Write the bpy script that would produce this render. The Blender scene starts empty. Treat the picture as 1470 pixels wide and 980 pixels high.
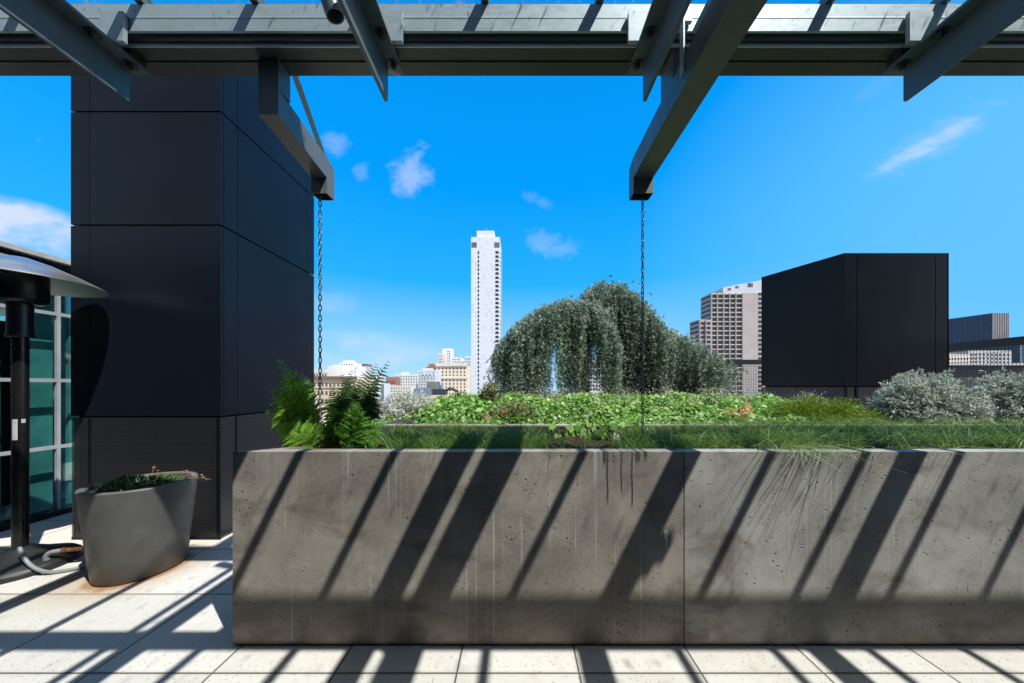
import bpy, bmesh, math, random
import numpy as np
from mathutils import Vector, Matrix

C = bpy.context.scene.collection
S = bpy.context.scene
random.seed(7)
RNG = np.random.default_rng(11)
R = math.radians

# ------------------------------------------------------------------ camera, world, sun, exposure
EYE, F, VX, VY = 1.41, 460.0, 744.0, 555.0
cam = bpy.data.cameras.new('camera')
cam.sensor_width = 36.0
cam.lens = 36.0 * F / 1470.0
cam.shift_x = -(VX - 735.0) / 1470.0
cam.shift_y = (VY - 490.0) / 1470.0
cam.clip_start = 0.05
cam.clip_end = 20000
co = bpy.data.objects.new('camera', cam)
C.objects.link(co)
co.location = (0, 0, EYE)
co.rotation_euler = (R(90), 0, 0)
S.camera = co

SUN_DIR = Vector((-1.28, 1.0, -2.58)).normalized()
SUN_EL = math.asin(-SUN_DIR.z)
SUN_AZ = math.atan2(1.28, -1.0)          # clockwise from +Y

world = bpy.data.worlds.new('World')
S.world = world
world.use_nodes = True


def build_world():
    nt = world.node_tree
    N, L = nt.nodes, nt.links
    N.clear()
    out = N.new('ShaderNodeOutputWorld')
    bg = N.new('ShaderNodeBackground')
    bg.inputs['Strength'].default_value = 0.10
    sky = N.new('ShaderNodeTexSky')
    sky.sky_type = 'NISHITA'
    sky.sun_disc = False
    sky.sun_elevation = SUN_EL
    sky.sun_rotation = SUN_AZ
    sky.altitude = 0
    sky.air_density = 1.0
    sky.dust_density = 0.3
    sky.ozone_density = 3.0
    hs = N.new('ShaderNodeHueSaturation')
    hs.inputs['Hue'].default_value = 0.487
    hs.inputs['Saturation'].default_value = 0.75
    hs.inputs['Value'].default_value = 1.12
    L.new(sky.outputs[0], hs.inputs['Color'])
    geo = N.new('ShaderNodeNewGeometry')
    neg = N.new('ShaderNodeVectorMath'); neg.operation = 'SCALE'; neg.inputs['Scale'].default_value = -1.0
    L.new(geo.outputs['Incoming'], neg.inputs[0])
    sep = N.new('ShaderNodeSeparateXYZ')
    L.new(neg.outputs[0], sep.inputs[0])

    def math_(op, a, b=None, clamp=False):
        n = N.new('ShaderNodeMath'); n.operation = op; n.use_clamp = clamp
        for i, v in enumerate((a, b)):
            if v is None: continue
            if isinstance(v, (int, float)): n.inputs[i].default_value = v
            else: L.new(v, n.inputs[i])
        return n.outputs[0]
    ypos = math_('MAXIMUM', sep.outputs['Y'], 0.02)
    u = math_('DIVIDE', sep.outputs['X'], ypos)
    v = math_('DIVIDE', sep.outputs['Z'], ypos)
    comb = N.new('ShaderNodeCombineXYZ')
    L.new(u, comb.inputs[0]); L.new(v, comb.inputs[1])

    def noise(scale, detail, sx=1, sy=1, rot=0, dist=0.0):
        mp = N.new('ShaderNodeMapping')
        mp.inputs['Scale'].default_value = (sx, sy, 1)
        mp.inputs['Rotation'].default_value = (0, 0, rot)
        L.new(comb.outputs[0], mp.inputs[0])
        n = N.new('ShaderNodeTexNoise')
        n.inputs['Scale'].default_value = scale
        n.inputs['Detail'].default_value = detail
        n.inputs['Roughness'].default_value = 0.62
        n.inputs['Distortion'].default_value = dist
        L.new(mp.outputs[0], n.inputs['Vector'])
        return n.outputs['Fac']
    def mask(px, py, rx, ry, rot=0, hard=1.0):
        u0, v0 = (px - VX) / F, (VY - py) / F
        rx, ry = rx / F, ry / F
        du = math_('SUBTRACT', u, u0); dv = math_('SUBTRACT', v, v0)
        c, s = math.cos(rot), math.sin(rot)
        a = math_('ADD', math_('MULTIPLY', du, c / rx), math_('MULTIPLY', dv, s / rx))
        b = math_('ADD', math_('MULTIPLY', du, -s / ry), math_('MULTIPLY', dv, c / ry))
        d = math_('ADD', math_('MULTIPLY', a, a), math_('MULTIPLY', b, b))
        e = math_('SUBTRACT', 1.0, d, True)
        return math_('MULTIPLY', e, hard, True)

    def ramp(val, lo, hi):
        m = N.new('ShaderNodeMapRange'); m.interpolation_type = 'SMOOTHSTEP'
        m.inputs['From Min'].default_value = lo; m.inputs['From Max'].default_value = hi
        L.new(val, m.inputs['Value'])
        return m.outputs[0]
    # grade the sky towards the deep azure of the picture, paler at the horizon
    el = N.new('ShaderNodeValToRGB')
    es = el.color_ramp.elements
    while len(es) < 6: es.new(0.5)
    for e, (p, c) in zip(es, ((0.0, (.42, .77, 1.0)), (.13, (.27, .66, 1.0)), (.30, (.022, .45, 1.0)), (.52, (.001, .345, .98)), (.84, (.002, .28, .85)), (1.0, (.75, .85, 1.0)))):  # top stop: unseen zenith whitened to brighten the shaded floor
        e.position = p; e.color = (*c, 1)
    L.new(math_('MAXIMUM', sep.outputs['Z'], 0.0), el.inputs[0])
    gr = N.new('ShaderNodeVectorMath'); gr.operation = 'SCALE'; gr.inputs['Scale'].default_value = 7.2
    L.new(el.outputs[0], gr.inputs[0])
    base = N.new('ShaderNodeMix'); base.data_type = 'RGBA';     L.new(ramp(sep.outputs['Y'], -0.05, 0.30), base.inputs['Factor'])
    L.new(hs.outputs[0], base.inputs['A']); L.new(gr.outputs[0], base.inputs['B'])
    veil = N.new('ShaderNodeMix'); veil.data_type = 'RGBA'
    L.new(math_('MULTIPLY', mask(1560, 260, 720, 420, R(25), 1.0), ramp(sep.outputs['Y'], 0.05, 0.2)), veil.inputs['Factor'])
    L.new(base.outputs['Result'], veil.inputs['A']); veil.inputs['B'].default_value = (.95, 4.0, 7.2, 1)
    n_puff = noise(13, 8, dist=0.5)
    n_streak = noise(5, 6, 1.0, 3.2, R(-28), 0.3)
    n_soft = noise(4, 3, 1.0, 2.0)

    puff = 'puff'
    strk = 'streak'
    soft = ramp(n_soft, 0.30, 0.75)
    total = None
    front = ramp(sep.outputs['Y'], 0.05, 0.2)
    for (px, py, rx, ry, rot, hard, kind, amp) in (
            (592, 246, 46, 60, R(-35), 1.0, puff, 0.42),
            (482, 210, 34, 30, 0, 1.0, puff, 0.22),
            (518, 246, 20, 18, 0, 1.0, puff, 0.16),
            (792, 350, 58, 32, R(-12), 1.0, puff, 0.22),
            (780, 290, 40, 14, R(-20), 1.0, puff, 0.14),
            (480, 434, 46, 18, 0, 1.0, soft, 0.30),
            (30, 345, 150, 62, R(-14), 2.2, soft, 1.25),
            (500, 505, 150, 34, 0, 1.5, soft, 0.6),
            (1335, 206, 122, 17, R(28), 1.1, strk, 0.48),
            (1345, 200, 150, 34, R(28), 1.0, strk, 0.18),
            (1265, 118, 60, 16, R(35), 1.0, strk, 0.04),
            (700, 560, 1500, 60, 0, 1.0, None, 0.10)):
        m = mask(px, py, rx, ry, rot, hard)
        if kind == 'puff': m = ramp(math_('ADD', math_('MULTIPLY', n_puff, 1.25), math_('MULTIPLY', m, 0.55)), 0.83, 1.30)
        elif kind == 'streak': m = math_('MULTIPLY', ramp(math_('ADD', n_streak, math_('MULTIPLY', m, 0.5)), 0.62, 1.05), math_('MULTIPLY', m, 2.0, True))
        elif kind is not None: m = math_('MULTIPLY', m, kind)
        m = math_('MULTIPLY', m, amp)
        total = m if total is None else math_('MAXIMUM', total, m)
    total = math_('MULTIPLY', math_('MINIMUM', total, 0.92), front)
    # the cloud veil above the rest of the hemisphere is left clear
    mix = N.new('ShaderNodeMix'); mix.data_type = 'RGBA'
    L.new(total, mix.inputs['Factor'])
    L.new(veil.outputs['Result'], mix.inputs['A'])
    mix.inputs['B'].default_value = (5.0, 5.7, 7.0, 1)
    L.new(mix.outputs['Result'], bg.inputs['Color'])
    L.new(bg.outputs[0], out.inputs['Surface'])


build_world()

sun = bpy.data.lights.new('sun', 'SUN')
sun.energy = 5.0
sun.angle = R(0.55)
sun.color = (1.0, 0.955, 0.89)
so = bpy.data.objects.new('sun', sun)
C.objects.link(so)
so.location = (20, -16, 40)
so.rotation_euler = SUN_DIR.to_track_quat('-Z', 'Y').to_euler()

S.view_settings.view_transform = 'Standard'
S.view_settings.look = 'None'
S.view_settings.exposure = 0.50
S.view_settings.gamma = 1.0
S.view_settings.use_curve_mapping = False
S.render.engine = 'CYCLES'
S.cycles.max_bounces = 8
S.cycles.transparent_max_bounces = 24
S.cycles.caustics_reflective = False
S.cycles.caustics_refractive = False
S.cycles.use_denoising = True


# ------------------------------------------------------------------ helpers
def P(px, py, Y):
    """the point at depth Y that the photograph shows at pixel (px, py)"""
    return Vector(((px - VX) / F * Y, Y, EYE + (VY - py) / F * Y))


def PX(px, Y): return (px - VX) / F * Y
def PZ(py, Y): return EYE + (VY - py) / F * Y


def tag(o, label=None, cat=None, group=None, kind=None):
    if label: o['label'] = label
    if cat: o['category'] = cat
    if group: o['group'] = group
    if kind: o['kind'] = kind
    return o


def empty(name, loc=(0, 0, 0), label=None, cat=None, group=None, rz=0):
    o = bpy.data.objects.new(name, None)
    C.objects.link(o)
    o.location = loc
    o.rotation_euler = (0, 0, rz)
    o.empty_display_size = 0.2
    return tag(o, label, cat, group)


class MB:
    """collects shapes in world (or thing) coordinates and links them as one mesh object"""
    def __init__(self): self.bm = bmesh.new()

    def hexa(self, p):
        v = [self.bm.verts.new(q) for q in p]
        for f in ((0, 3, 2, 1), (4, 5, 6, 7), (0, 1, 5, 4), (1, 2, 6, 5), (2, 3, 7, 6), (3, 0, 4, 7)):
            self.bm.faces.new([v[i] for i in f])
        return self

    def box(self, x0, x1, y0, y1, z0, z1):
        return self.hexa([(x0, y0, z0), (x1, y0, z0), (x1, y1, z0), (x0, y1, z0),
                          (x0, y0, z1), (x1, y0, z1), (x1, y1, z1), (x0, y1, z1)])

    def prism(self, poly, z0, z1):
        n = len(poly)
        a = [self.bm.verts.new((x, y, z0)) for x, y in poly]
        b = [self.bm.verts.new((x, y, z1 if not callable(z1) else z1(x, y))) for x, y in poly]
        self.bm.faces.new(a[::-1]); self.bm.faces.new(b)
        for i in range(n):
            j = (i + 1) % n
            self.bm.faces.new((a[i], a[j], b[j], b[i]))
        return self

    def extrude_x(self, prof, x0, x1):
        n = len(prof)
        a = [self.bm.verts.new((x0, y, z)) for y, z in prof]
        b = [self.bm.verts.new((x1, y, z)) for y, z in prof]
        self.bm.faces.new(a); self.bm.faces.new(b[::-1])
        for i in range(n):
            j = (i + 1) % n
            self.bm.faces.new((a[j], a[i], b[i], b[j]))
        return self

    def tube(self, pts, r, seg=10, cap=True):
        pts = [Vector(p) for p in pts]
        rs = r if isinstance(r, (list, tuple)) else [r] * len(pts)
        rings = []
        up = Vector((0, 0, 1))
        prev = None
        for i, p in enumerate(pts):
            d = (pts[min(i + 1, len(pts) - 1)] - pts[max(i - 1, 0)]).normalized()
            if prev is None:
                a = d.cross(up)
                if a.length < 1e-3: a = d.cross(Vector((1, 0, 0)))
            else:
                a = prev - d * prev.dot(d)
            a.normalize(); b = d.cross(a); prev = a
            rings.append([self.bm.verts.new(p + (a * math.cos(t) + b * math.sin(t)) * rs[i])
                          for t in (2 * math.pi * k / seg for k in range(seg))])
        for q, w in zip(rings, rings[1:]):
            for k in range(seg):
                self.bm.faces.new((q[k], q[(k + 1) % seg], w[(k + 1) % seg], w[k]))
        if cap:
            self.bm.faces.new(rings[0][::-1]); self.bm.faces.new(rings[-1])
        return self

    def lathe(self, prof, c=(0, 0, 0), seg=64):
        cx, cy, cz = c
        rings = []
        for r, z in prof:
            if r < 1e-5:
                rings.append([self.bm.verts.new((cx, cy, cz + z))])
            else:
                rings.append([self.bm.verts.new((cx + r * math.cos(2 * math.pi * k / seg),
                                                 cy + r * math.sin(2 * math.pi * k / seg), cz + z)) for k in range(seg)])
        for a, b in zip(rings, rings[1:]):
            for k in range(seg):
                k2 = (k + 1) % seg
                if len(a) == 1 and len(b) == 1: continue
                if len(a) == 1: self.bm.faces.new((a[0], b[k2], b[k]))
                elif len(b) == 1: self.bm.faces.new((a[k], a[k2], b[0]))
                else: self.bm.faces.new((a[k], a[k2], b[k2], b[k]))
        return self

    def bevel(self, w, seg=2, ang=30):
        es = [e for e in self.bm.edges if e.is_manifold and e.calc_face_angle(0) > R(ang)]
        bmesh.ops.bevel(self.bm, geom=es, offset=w, segments=seg, profile=0.5, affect='EDGES')
        return self

    def build(self, name, material, parent=None, smooth=False, origin=None, fix=True):
        me = bpy.data.meshes.new(name)
        if fix: bmesh.ops.recalc_face_normals(self.bm, faces=self.bm.faces[:])
        self.bm.to_mesh(me); self.bm.free()
        if smooth:
            me.polygons.foreach_set('use_smooth', [True] * len(me.polygons))
            if smooth != 'all':
                try: me.set_sharp_from_angle(angle=R(40))
                except Exception: pass
        return link(name, me, material, parent, origin)


def link(name, me, material, parent=None, origin=None):
    o = bpy.data.objects.new(name, me)
    if material is not None: me.materials.append(material)
    C.objects.link(o)
    if parent is not None:
        o.parent = parent
        # meshes are written in world coordinates: bring them into the parent's space
        Mx = Matrix.Identity(4); q = parent
        while q is not None:
            Mx = (Matrix.Translation(q.location) @ q.rotation_euler.to_matrix().to_4x4()) @ Mx
            q = q.parent
        if origin is None: me.transform(Mx.inverted())
    if origin is not None:
        me.transform(Matrix.Translation(-Vector(origin)))
        o.location = origin if parent is None else Mx.inverted() @ Vector(origin)
    return o


def mesh_np(name, V, faces_flat, counts, material, parent=None, smooth=False):
    me = bpy.data.meshes.new(name)
    me.vertices.add(len(V))
    me.vertices.foreach_set('co', np.asarray(V, dtype=np.float32).ravel())
    counts = np.asarray(counts, dtype=np.int32)
    me.loops.add(int(counts.sum()))
    me.loops.foreach_set('vertex_index', np.asarray(faces_flat, dtype=np.int32))
    me.polygons.add(len(counts))
    starts = np.concatenate(([0], np.cumsum(counts)[:-1])).astype(np.int32)
    me.polygons.foreach_set('loop_start', starts)
    me.polygons.foreach_set('loop_total', counts)
    if smooth: me.polygons.foreach_set('use_smooth', [True] * len(counts))
    me.update(calc_edges=True)
    me.validate()
    return link(name, me, material, parent)


def unit(a): return a / np.maximum(np.linalg.norm(a, axis=-1, keepdims=True), 1e-9)


def scatter(name, tv, tf, cen, d, n, size, material, parent=None, smooth=False):
    """copies of one leaf template: x = width, y = along d, z = along n"""
    tv = np.asarray(tv, float)
    d = unit(np.asarray(d, float)); n = np.asarray(n, float)
    n = unit(n - d * (n * d).sum(1, keepdims=True))
    x = np.cross(d, n)
    size = np.asarray(size, float)
    if size.ndim == 1: size = np.repeat(size[:, None], 3, 1)
    T = np.stack([x, d, n], axis=2)                     # columns
    V = np.einsum('nij,nkj->nki', T, tv[None] * size[:, None, :]) + np.asarray(cen)[:, None, :]
    k = len(tv); N = len(cen)
    flat = np.concatenate([np.asarray(f) for f in tf])
    cnt = np.array([len(f) for f in tf])
    F_ = (flat[None] + (np.arange(N) * k)[:, None]).ravel()
    return mesh_np(name, V.reshape(-1, 3), F_, np.tile(cnt, N), material, parent, smooth)


def rand_dirs(n):
    v = RNG.normal(size=(n, 3))
    return unit(v)


# ------------------------------------------------------------------ materials
class NT:
    def __init__(self, name):
        self.m = bpy.data.materials.new(name); self.m.use_nodes = True
        self.t = self.m.node_tree; self.N = self.t.nodes; self.L = self.t.links
        self.N.clear()
        self.out = self.N.new('ShaderNodeOutputMaterial')
        self.b = self.N.new('ShaderNodeBsdfPrincipled')
        self.L.new(self.b.outputs[0], self.out.inputs['Surface'])
        self.tc = None

    def coord(self, which='Object'):
        if self.tc is None: self.tc = self.N.new('ShaderNodeTexCoord')
        return self.tc.outputs[which]

    def world(self):
        g = self.N.new('ShaderNodeNewGeometry'); return g.outputs['Position']

    def mapped(self, vec, scale=(1, 1, 1), loc=(0, 0, 0), rot=(0, 0, 0)):
        m = self.N.new('ShaderNodeMapping')
        m.inputs['Scale'].default_value = scale; m.inputs['Location'].default_value = loc
        m.inputs['Rotation'].default_value = rot
        self.L.new(vec, m.inputs[0]); return m.outputs[0]

    def noise(self, vec, scale, detail=4, rough=0.55, dist=0.0):
        n = self.N.new('ShaderNodeTexNoise')
        n.inputs['Scale'].default_value = scale; n.inputs['Detail'].default_value = detail
        n.inputs['Roughness'].default_value = rough; n.inputs['Distortion'].default_value = dist
        self.L.new(vec, n.inputs['Vector']); return n.outputs['Fac']

    def voronoi(self, vec, scale, rnd=1.0, feature='F1', out='Distance'):
        n = self.N.new('ShaderNodeTexVoronoi'); n.feature = feature
        n.inputs['Scale'].default_value = scale; n.inputs['Randomness'].default_value = rnd
        self.L.new(vec, n.inputs['Vector']); return n.outputs[out]

    def put(self, v, sock):
        if isinstance(v, (int, float)): sock.default_value = v
        elif isinstance(v, tuple): sock.default_value = v if len(v) == 4 or sock.type == 'VECTOR' else (*v, 1)
        else: self.L.new(v, sock)

    def math(self, op, a, b=None, clamp=False, c=None):
        n = self.N.new('ShaderNodeMath'); n.operation = op; n.use_clamp = clamp
        self.put(a, n.inputs[0])
        if b is not None: self.put(b, n.inputs[1])
        if c is not None: self.put(c, n.inputs[2])
        return n.outputs[0]

    def ramp(self, v, lo, hi, a=0.0, b=1.0):
        m = self.N.new('ShaderNodeMapRange'); m.interpolation_type = 'SMOOTHSTEP'
        self.L.new(v, m.inputs['Value'])
        m.inputs['From Min'].default_value = lo; m.inputs['From Max'].default_value = hi
        m.inputs['To Min'].default_value = a; m.inputs['To Max'].default_value = b
        return m.outputs[0]

    def mix(self, f, a, b, mode='MIX'):
        n = self.N.new('ShaderNodeMix'); n.data_type = 'RGBA'; n.blend_type = mode
        self.put(f, n.inputs['Factor'])
        self.put(a, n.inputs['A']); self.put(b, n.inputs['B'])
        return n.outputs['Result']

    def bump(self, h, strength=0.3, dist=0.01, prev=None):
        n = self.N.new('ShaderNodeBump')
        n.inputs['Strength'].default_value = strength; n.inputs['Distance'].default_value = dist
        self.L.new(h, n.inputs['Height'])
        if prev is not None: self.L.new(prev, n.inputs['Normal'])
        self.L.new(n.outputs[0], self.b.inputs['Normal']); return n.outputs[0]

    def sep(self, vec):
        s = self.N.new('ShaderNodeSeparateXYZ'); self.L.new(vec, s.inputs[0]); return s.outputs

    def island(self):
        g = self.N.new('ShaderNodeNewGeometry'); return g.outputs['Random Per Island']

    def set(self, **k):
        names = {'color': 'Base Color', 'rough': 'Roughness', 'metal': 'Metallic', 'spec': 'Specular IOR Level',
                 'alpha': 'Alpha', 'trans': 'Transmission Weight', 'coat': 'Coat Weight', 'coat_rough': 'Coat Roughness'}
        for a, v in k.items(): self.put(v, self.b.inputs[names[a]])
        return self


def simple(name, color, rough=0.5, metal=0.0, var=0.12, scale=6.0, spec=0.5, bump=0.0):
    t = NT(name); w = t.world()
    n = t.noise(w, scale, 5)
    c = t.mix(t.ramp(n, 0.3, 0.7), tuple(x * (1 - var) for x in color), tuple(min(1, x * (1 + var)) for x in color))
    t.set(color=c, metal=metal, spec=spec)
    t.set(rough=t.ramp(t.noise(w, scale * 2.3, 3), 0.3, 0.7, max(0.02, rough - 0.06), min(1, rough + 0.08)))
    if bump: t.bump(t.noise(w, scale * 12, 3), bump, 0.004)
    if name.startswith('painted'):
        runs = t.ramp(t.noise(t.mapped(w, (26, 26, 3)), 1.0, 4, 0.6), 0.52, 0.70, 0, 0.35)
        c2 = t.mix(runs, c, tuple(x * 0.55 for x in color))
        chip = t.ramp(t.noise(w, 38, 4, 0.65), 0.66, 0.72, 0, 0.5)
        c2 = t.mix(chip, c2, (0.10, 0.085, 0.07))
        t.set(color=c2)
    return t.m


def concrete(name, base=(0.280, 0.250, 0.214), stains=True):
    t = NT(name); w = t.world()
    big = t.noise(w, 1.6, 5, 0.6, 0.4)
    mid = t.noise(w, 7.0, 6, 0.65)
    fine = t.noise(w, 90, 3)
    c = t.mix(t.ramp(big, 0.32, 0.68), tuple(x * 0.66 for x in base), tuple(x * 1.32 for x in base))
    c = t.mix(t.ramp(mid, 0.42, 0.72, 0, 0.55), c, (base[0] * 0.80, base[1] * 0.72, base[2] * 0.62))
    c = t.mix(t.ramp(fine, 0.35, 0.7, 0, 0.35), c, tuple(x * 1.25 for x in base))
    h = fine
    pits = t.voronoi(w, 26)
    sel = t.noise(w, 9.0, 2)
    pit = t.math('MULTIPLY', t.ramp(pits, 0.06, 0.20, 1, 0), t.math('MULTIPLY', t.ramp(sel, 0.45, 0.56), t.ramp(t.noise(w, 1.9, 3), .38, .60)))
    pits2 = t.voronoi(t.mapped(w, loc=(3.1, 1.7, 0.4)), 62)
    pit2 = t.math('MULTIPLY', t.ramp(pits2, 0.10, 0.24, 1, 0), t.math('MULTIPLY', t.ramp(t.noise(w, 14, 2), 0.48, 0.58), t.ramp(t.noise(w, 2.4, 3), .42, .60)))
    pit3 = t.math('MULTIPLY', t.ramp(t.voronoi(t.mapped(w, loc=(1.3, 4.7, 2.4)), 11), 0.03, 0.085, 1, 0), t.ramp(t.noise(w, 5, 2), 0.46, 0.56))
    pit = t.math('MAXIMUM', t.math('MAXIMUM', pit, pit2), pit3)
    c = t.mix(t.math('MULTIPLY', pit, 0.82), c, (0.018, 0.016, 0.014))
    if stains:
        xyz = t.sep(w)
        st = t.noise(t.mapped(w, (30, 1, 0.55)), 1.0, 4, 0.6)
        thin = t.noise(t.mapped(w, (85, 1, 0.35), (9, 0, 0)), 1.0, 3, 0.6)
        wst = t.math('MULTIPLY', t.ramp(st, 0.58, 0.72), t.ramp(xyz[2], 0.15, 0.8))
        c = t.mix(t.math('MULTIPLY', wst, 0.45), c, (0.40, 0.385, 0.36))
        wst2 = t.math('MULTIPLY', t.ramp(thin, 0.60, 0.68), t.ramp(t.noise(w, 2.2, 2), 0.38, 0.62))
        c = t.mix(t.math('MULTIPLY', wst2, 0.70), c, (0.50, 0.49, 0.47))
        # dark water runs below the lip
        wob = t.math('MULTIPLY', t.math('SUBTRACT', t.noise(t.mapped(w, (0, 0, 9)), 1.0, 2), 0.5), 0.018)
        run = None
        for x0, zlow, wd in ((0.484, 0.78, 0.006), (0.560, 0.84, 0.005), (0.618, 0.76, 0.006), (0.468, 0.99, 0.010),
                             (0.648, 1.0, 0.016), (0.69, 1.015, 0.012)):
            dx = t.math('ABSOLUTE', t.math('SUBTRACT', t.math('ADD', xyz[0], wob), x0))
            k = t.math('MULTIPLY', t.ramp(dx, wd * 0.5, wd * 1.1, 1, 0), t.ramp(xyz[2], zlow - 0.03, zlow + 0.03))
            run = k if run is None else t.math('MAXIMUM', run, k)
        c = t.mix(t.math('MULTIPLY', run, 0.85), c, (0.02, 0.018, 0.015))
        # dirt splash towards the paving and a darker line along the wall's foot
        c = t.mix(t.ramp(t.math('ADD', xyz[2], t.math('MULTIPLY', mid, 0.03)), 0.022, 0.045, 0.8, 0), c, (0.02, 0.017, 0.014))
        low = t.math('MULTIPLY', t.ramp(xyz[2], 0.0, 0.22, 1, 0), t.ramp(mid, 0.35, 0.65))
        c = t.mix(t.math('MULTIPLY', low, 0.35), c, (0.10, 0.075, 0.055))
        blot = t.noise(t.mapped(w, (2.2, 1, 3.5), (1.3, 0, 2.2)), 1.0, 5, 0.65, 0.6)
        c = t.mix(t.ramp(blot, 0.50, 0.72, 0, 0.65), c, (0.125, 0.098, 0.075))
    t.set(color=c, spec=0.3)
    t.set(rough=t.ramp(mid, 0.3, 0.7, 0.62, 0.85))
    hh = t.math('SUBTRACT', t.math('MULTIPLY', fine, 0.25), pit)
    t.bump(hh, 0.55, 0.006)
    return t.m


def paving(name):
    t = NT(name); w = t.world(); xyz = t.sep(w)
    tile = 0.602
    sx = t.math('DIVIDE', t.math('ADD', xyz[0], 0.303), tile)
    sy = t.math('DIVIDE', t.math('ADD', xyz[1], -1.578), tile)
    fx = t.math('SUBTRACT', t.math('FRACT', sx), 0.5); fy = t.math('SUBTRACT', t.math('FRACT', sy), 0.5)
    e = t.math('MAXIMUM', t.math('ABSOLUTE', fx), t.math('ABSOLUTE', fy))
    joint = t.ramp(e, 0.4915, 0.4955)
    edge = t.ramp(e, 0.470, 0.492)
    cid = t.N.new('ShaderNodeCombineXYZ')
    t.L.new(t.math('FLOOR', sx), cid.inputs[0]); t.L.new(t.math('FLOOR', sy), cid.inputs[1])
    wn = t.N.new('ShaderNodeTexWhiteNoise'); wn.noise_dimensions = '3D'
    t.L.new(cid.outputs[0], wn.inputs['Vector'])
    c = t.mix(wn.outputs['Value'], (0.555, 0.525, 0.475), (0.66, 0.63, 0.58))
    big = t.noise(w, 2.6, 6, 0.65)
    c = t.mix(t.ramp(big, 0.40, 0.75, 0, 0.45), c, (0.46, 0.42, 0.36))
    fine = t.noise(w, 170, 2)
    speck = t.math('MULTIPLY', t.ramp(t.voronoi(w, 62), 0.10, 0.30, 1, 0), t.ramp(t.noise(w, 30, 2), 0.44, 0.55))
    c = t.mix(t.ramp(fine, 0.4, 0.7, 0, 0.25), c, (0.62, 0.6, 0.57))
    c = t.mix(t.math('MULTIPLY', speck, 0.62), c, (0.085, 0.075, 0.065))
    c = t.mix(t.math('MULTIPLY', edge, 0.25), c, (0.24, 0.21, 0.18))
    c = t.mix(t.math('MULTIPLY', joint, 0.88), c, (0.035, 0.032, 0.028))
    # rust bleeding out from under the round pot
    dx = t.math('SUBTRACT', xyz[0], -2.92); dy = t.math('SUBTRACT', xyz[1], 2.49)
    d = t.math('SQRT', t.math('ADD', t.math('MULTIPLY', dx, dx), t.math('MULTIPLY', dy, dy)))
    d = t.math('ADD', d, t.math('MULTIPLY', t.math('SUBTRACT', t.noise(w, 13, 5), 0.5), 0.09))
    c = t.mix(t.ramp(d, 0.25, 0.31, 0.9, 0), c, (0.28, 0.085, 0.02))
    c = t.mix(t.ramp(d, 0.28, 0.55, 0.45, 0), c, (0.42, 0.27, 0.15))
    t.set(color=c, spec=0.25, rough=0.82)
    h = t.math('SUBTRACT', t.math('MULTIPLY', fine, 0.15), t.math('ADD', t.math('MULTIPLY', speck, 0.5), t.math('MULTIPLY', joint, 2.0)))
    t.bump(h, 0.5, 0.004)
    return t.m


def dark_panel(name, base=(0.0056, 0.0085, 0.0160)):
    t = NT(name); w = t.world()
    n = t.noise(w, 1.2, 4)
    c = t.mix(t.ramp(n, 0.3, 0.7), tuple(x * 0.85 for x in base), tuple(x * 1.15 for x in base))
    t.set(color=c, spec=0.16)
    t.set(rough=t.ramp(t.noise(w, 2.0, 2), 0.3, 0.7, 0.28, 0.31))
    t.bump(t.noise(w, 1.1, 1), 0.05, 0.02)
    return t.m


def perforated(name, vertical='y', pitch=0.0195):
    """sheet metal with rows of punched holes; the holes are open"""
    t = NT(name); w = t.world(); xyz = t.sep(w)
    # run along the sheet: x + y works for faces along either axis
    a = t.math('ADD', xyz[0], xyz[1])
    u = t.math('DIVIDE', a, pitch); v = t.math('DIVIDE', xyz[2], pitch * 0.87)
    row = t.math('FLOOR', v)
    off = t.math('MULTIPLY', t.math('MODULO', t.math('ABSOLUTE', row), 2.0), 0.5)
    fu = t.math('SUBTRACT', t.math('FRACT', t.math('ADD', u, off)), 0.5)
    fv = t.math('SUBTRACT', t.math('FRACT', v), 0.5)
    d = t.math('SQRT', t.math('ADD', t.math('MULTIPLY', fu, fu), t.math('MULTIPLY', fv, fv)))
    hole = t.ramp(d, 0.29, 0.34, 1, 0)
    t.set(color=(0.030, 0.031, 0.036), rough=0.38, metal=0.2, spec=0.6)
    tr = t.N.new('ShaderNodeBsdfTransparent')
    mx = t.N.new('ShaderNodeMixShader')
    t.L.new(hole, mx.inputs[0]); t.L.new(t.b.outputs[0], mx.inputs[1]); t.L.new(tr.outputs[0], mx.inputs[2])
    t.L.new(mx.outputs[0], t.out.inputs['Surface'])
    return t.m


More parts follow.
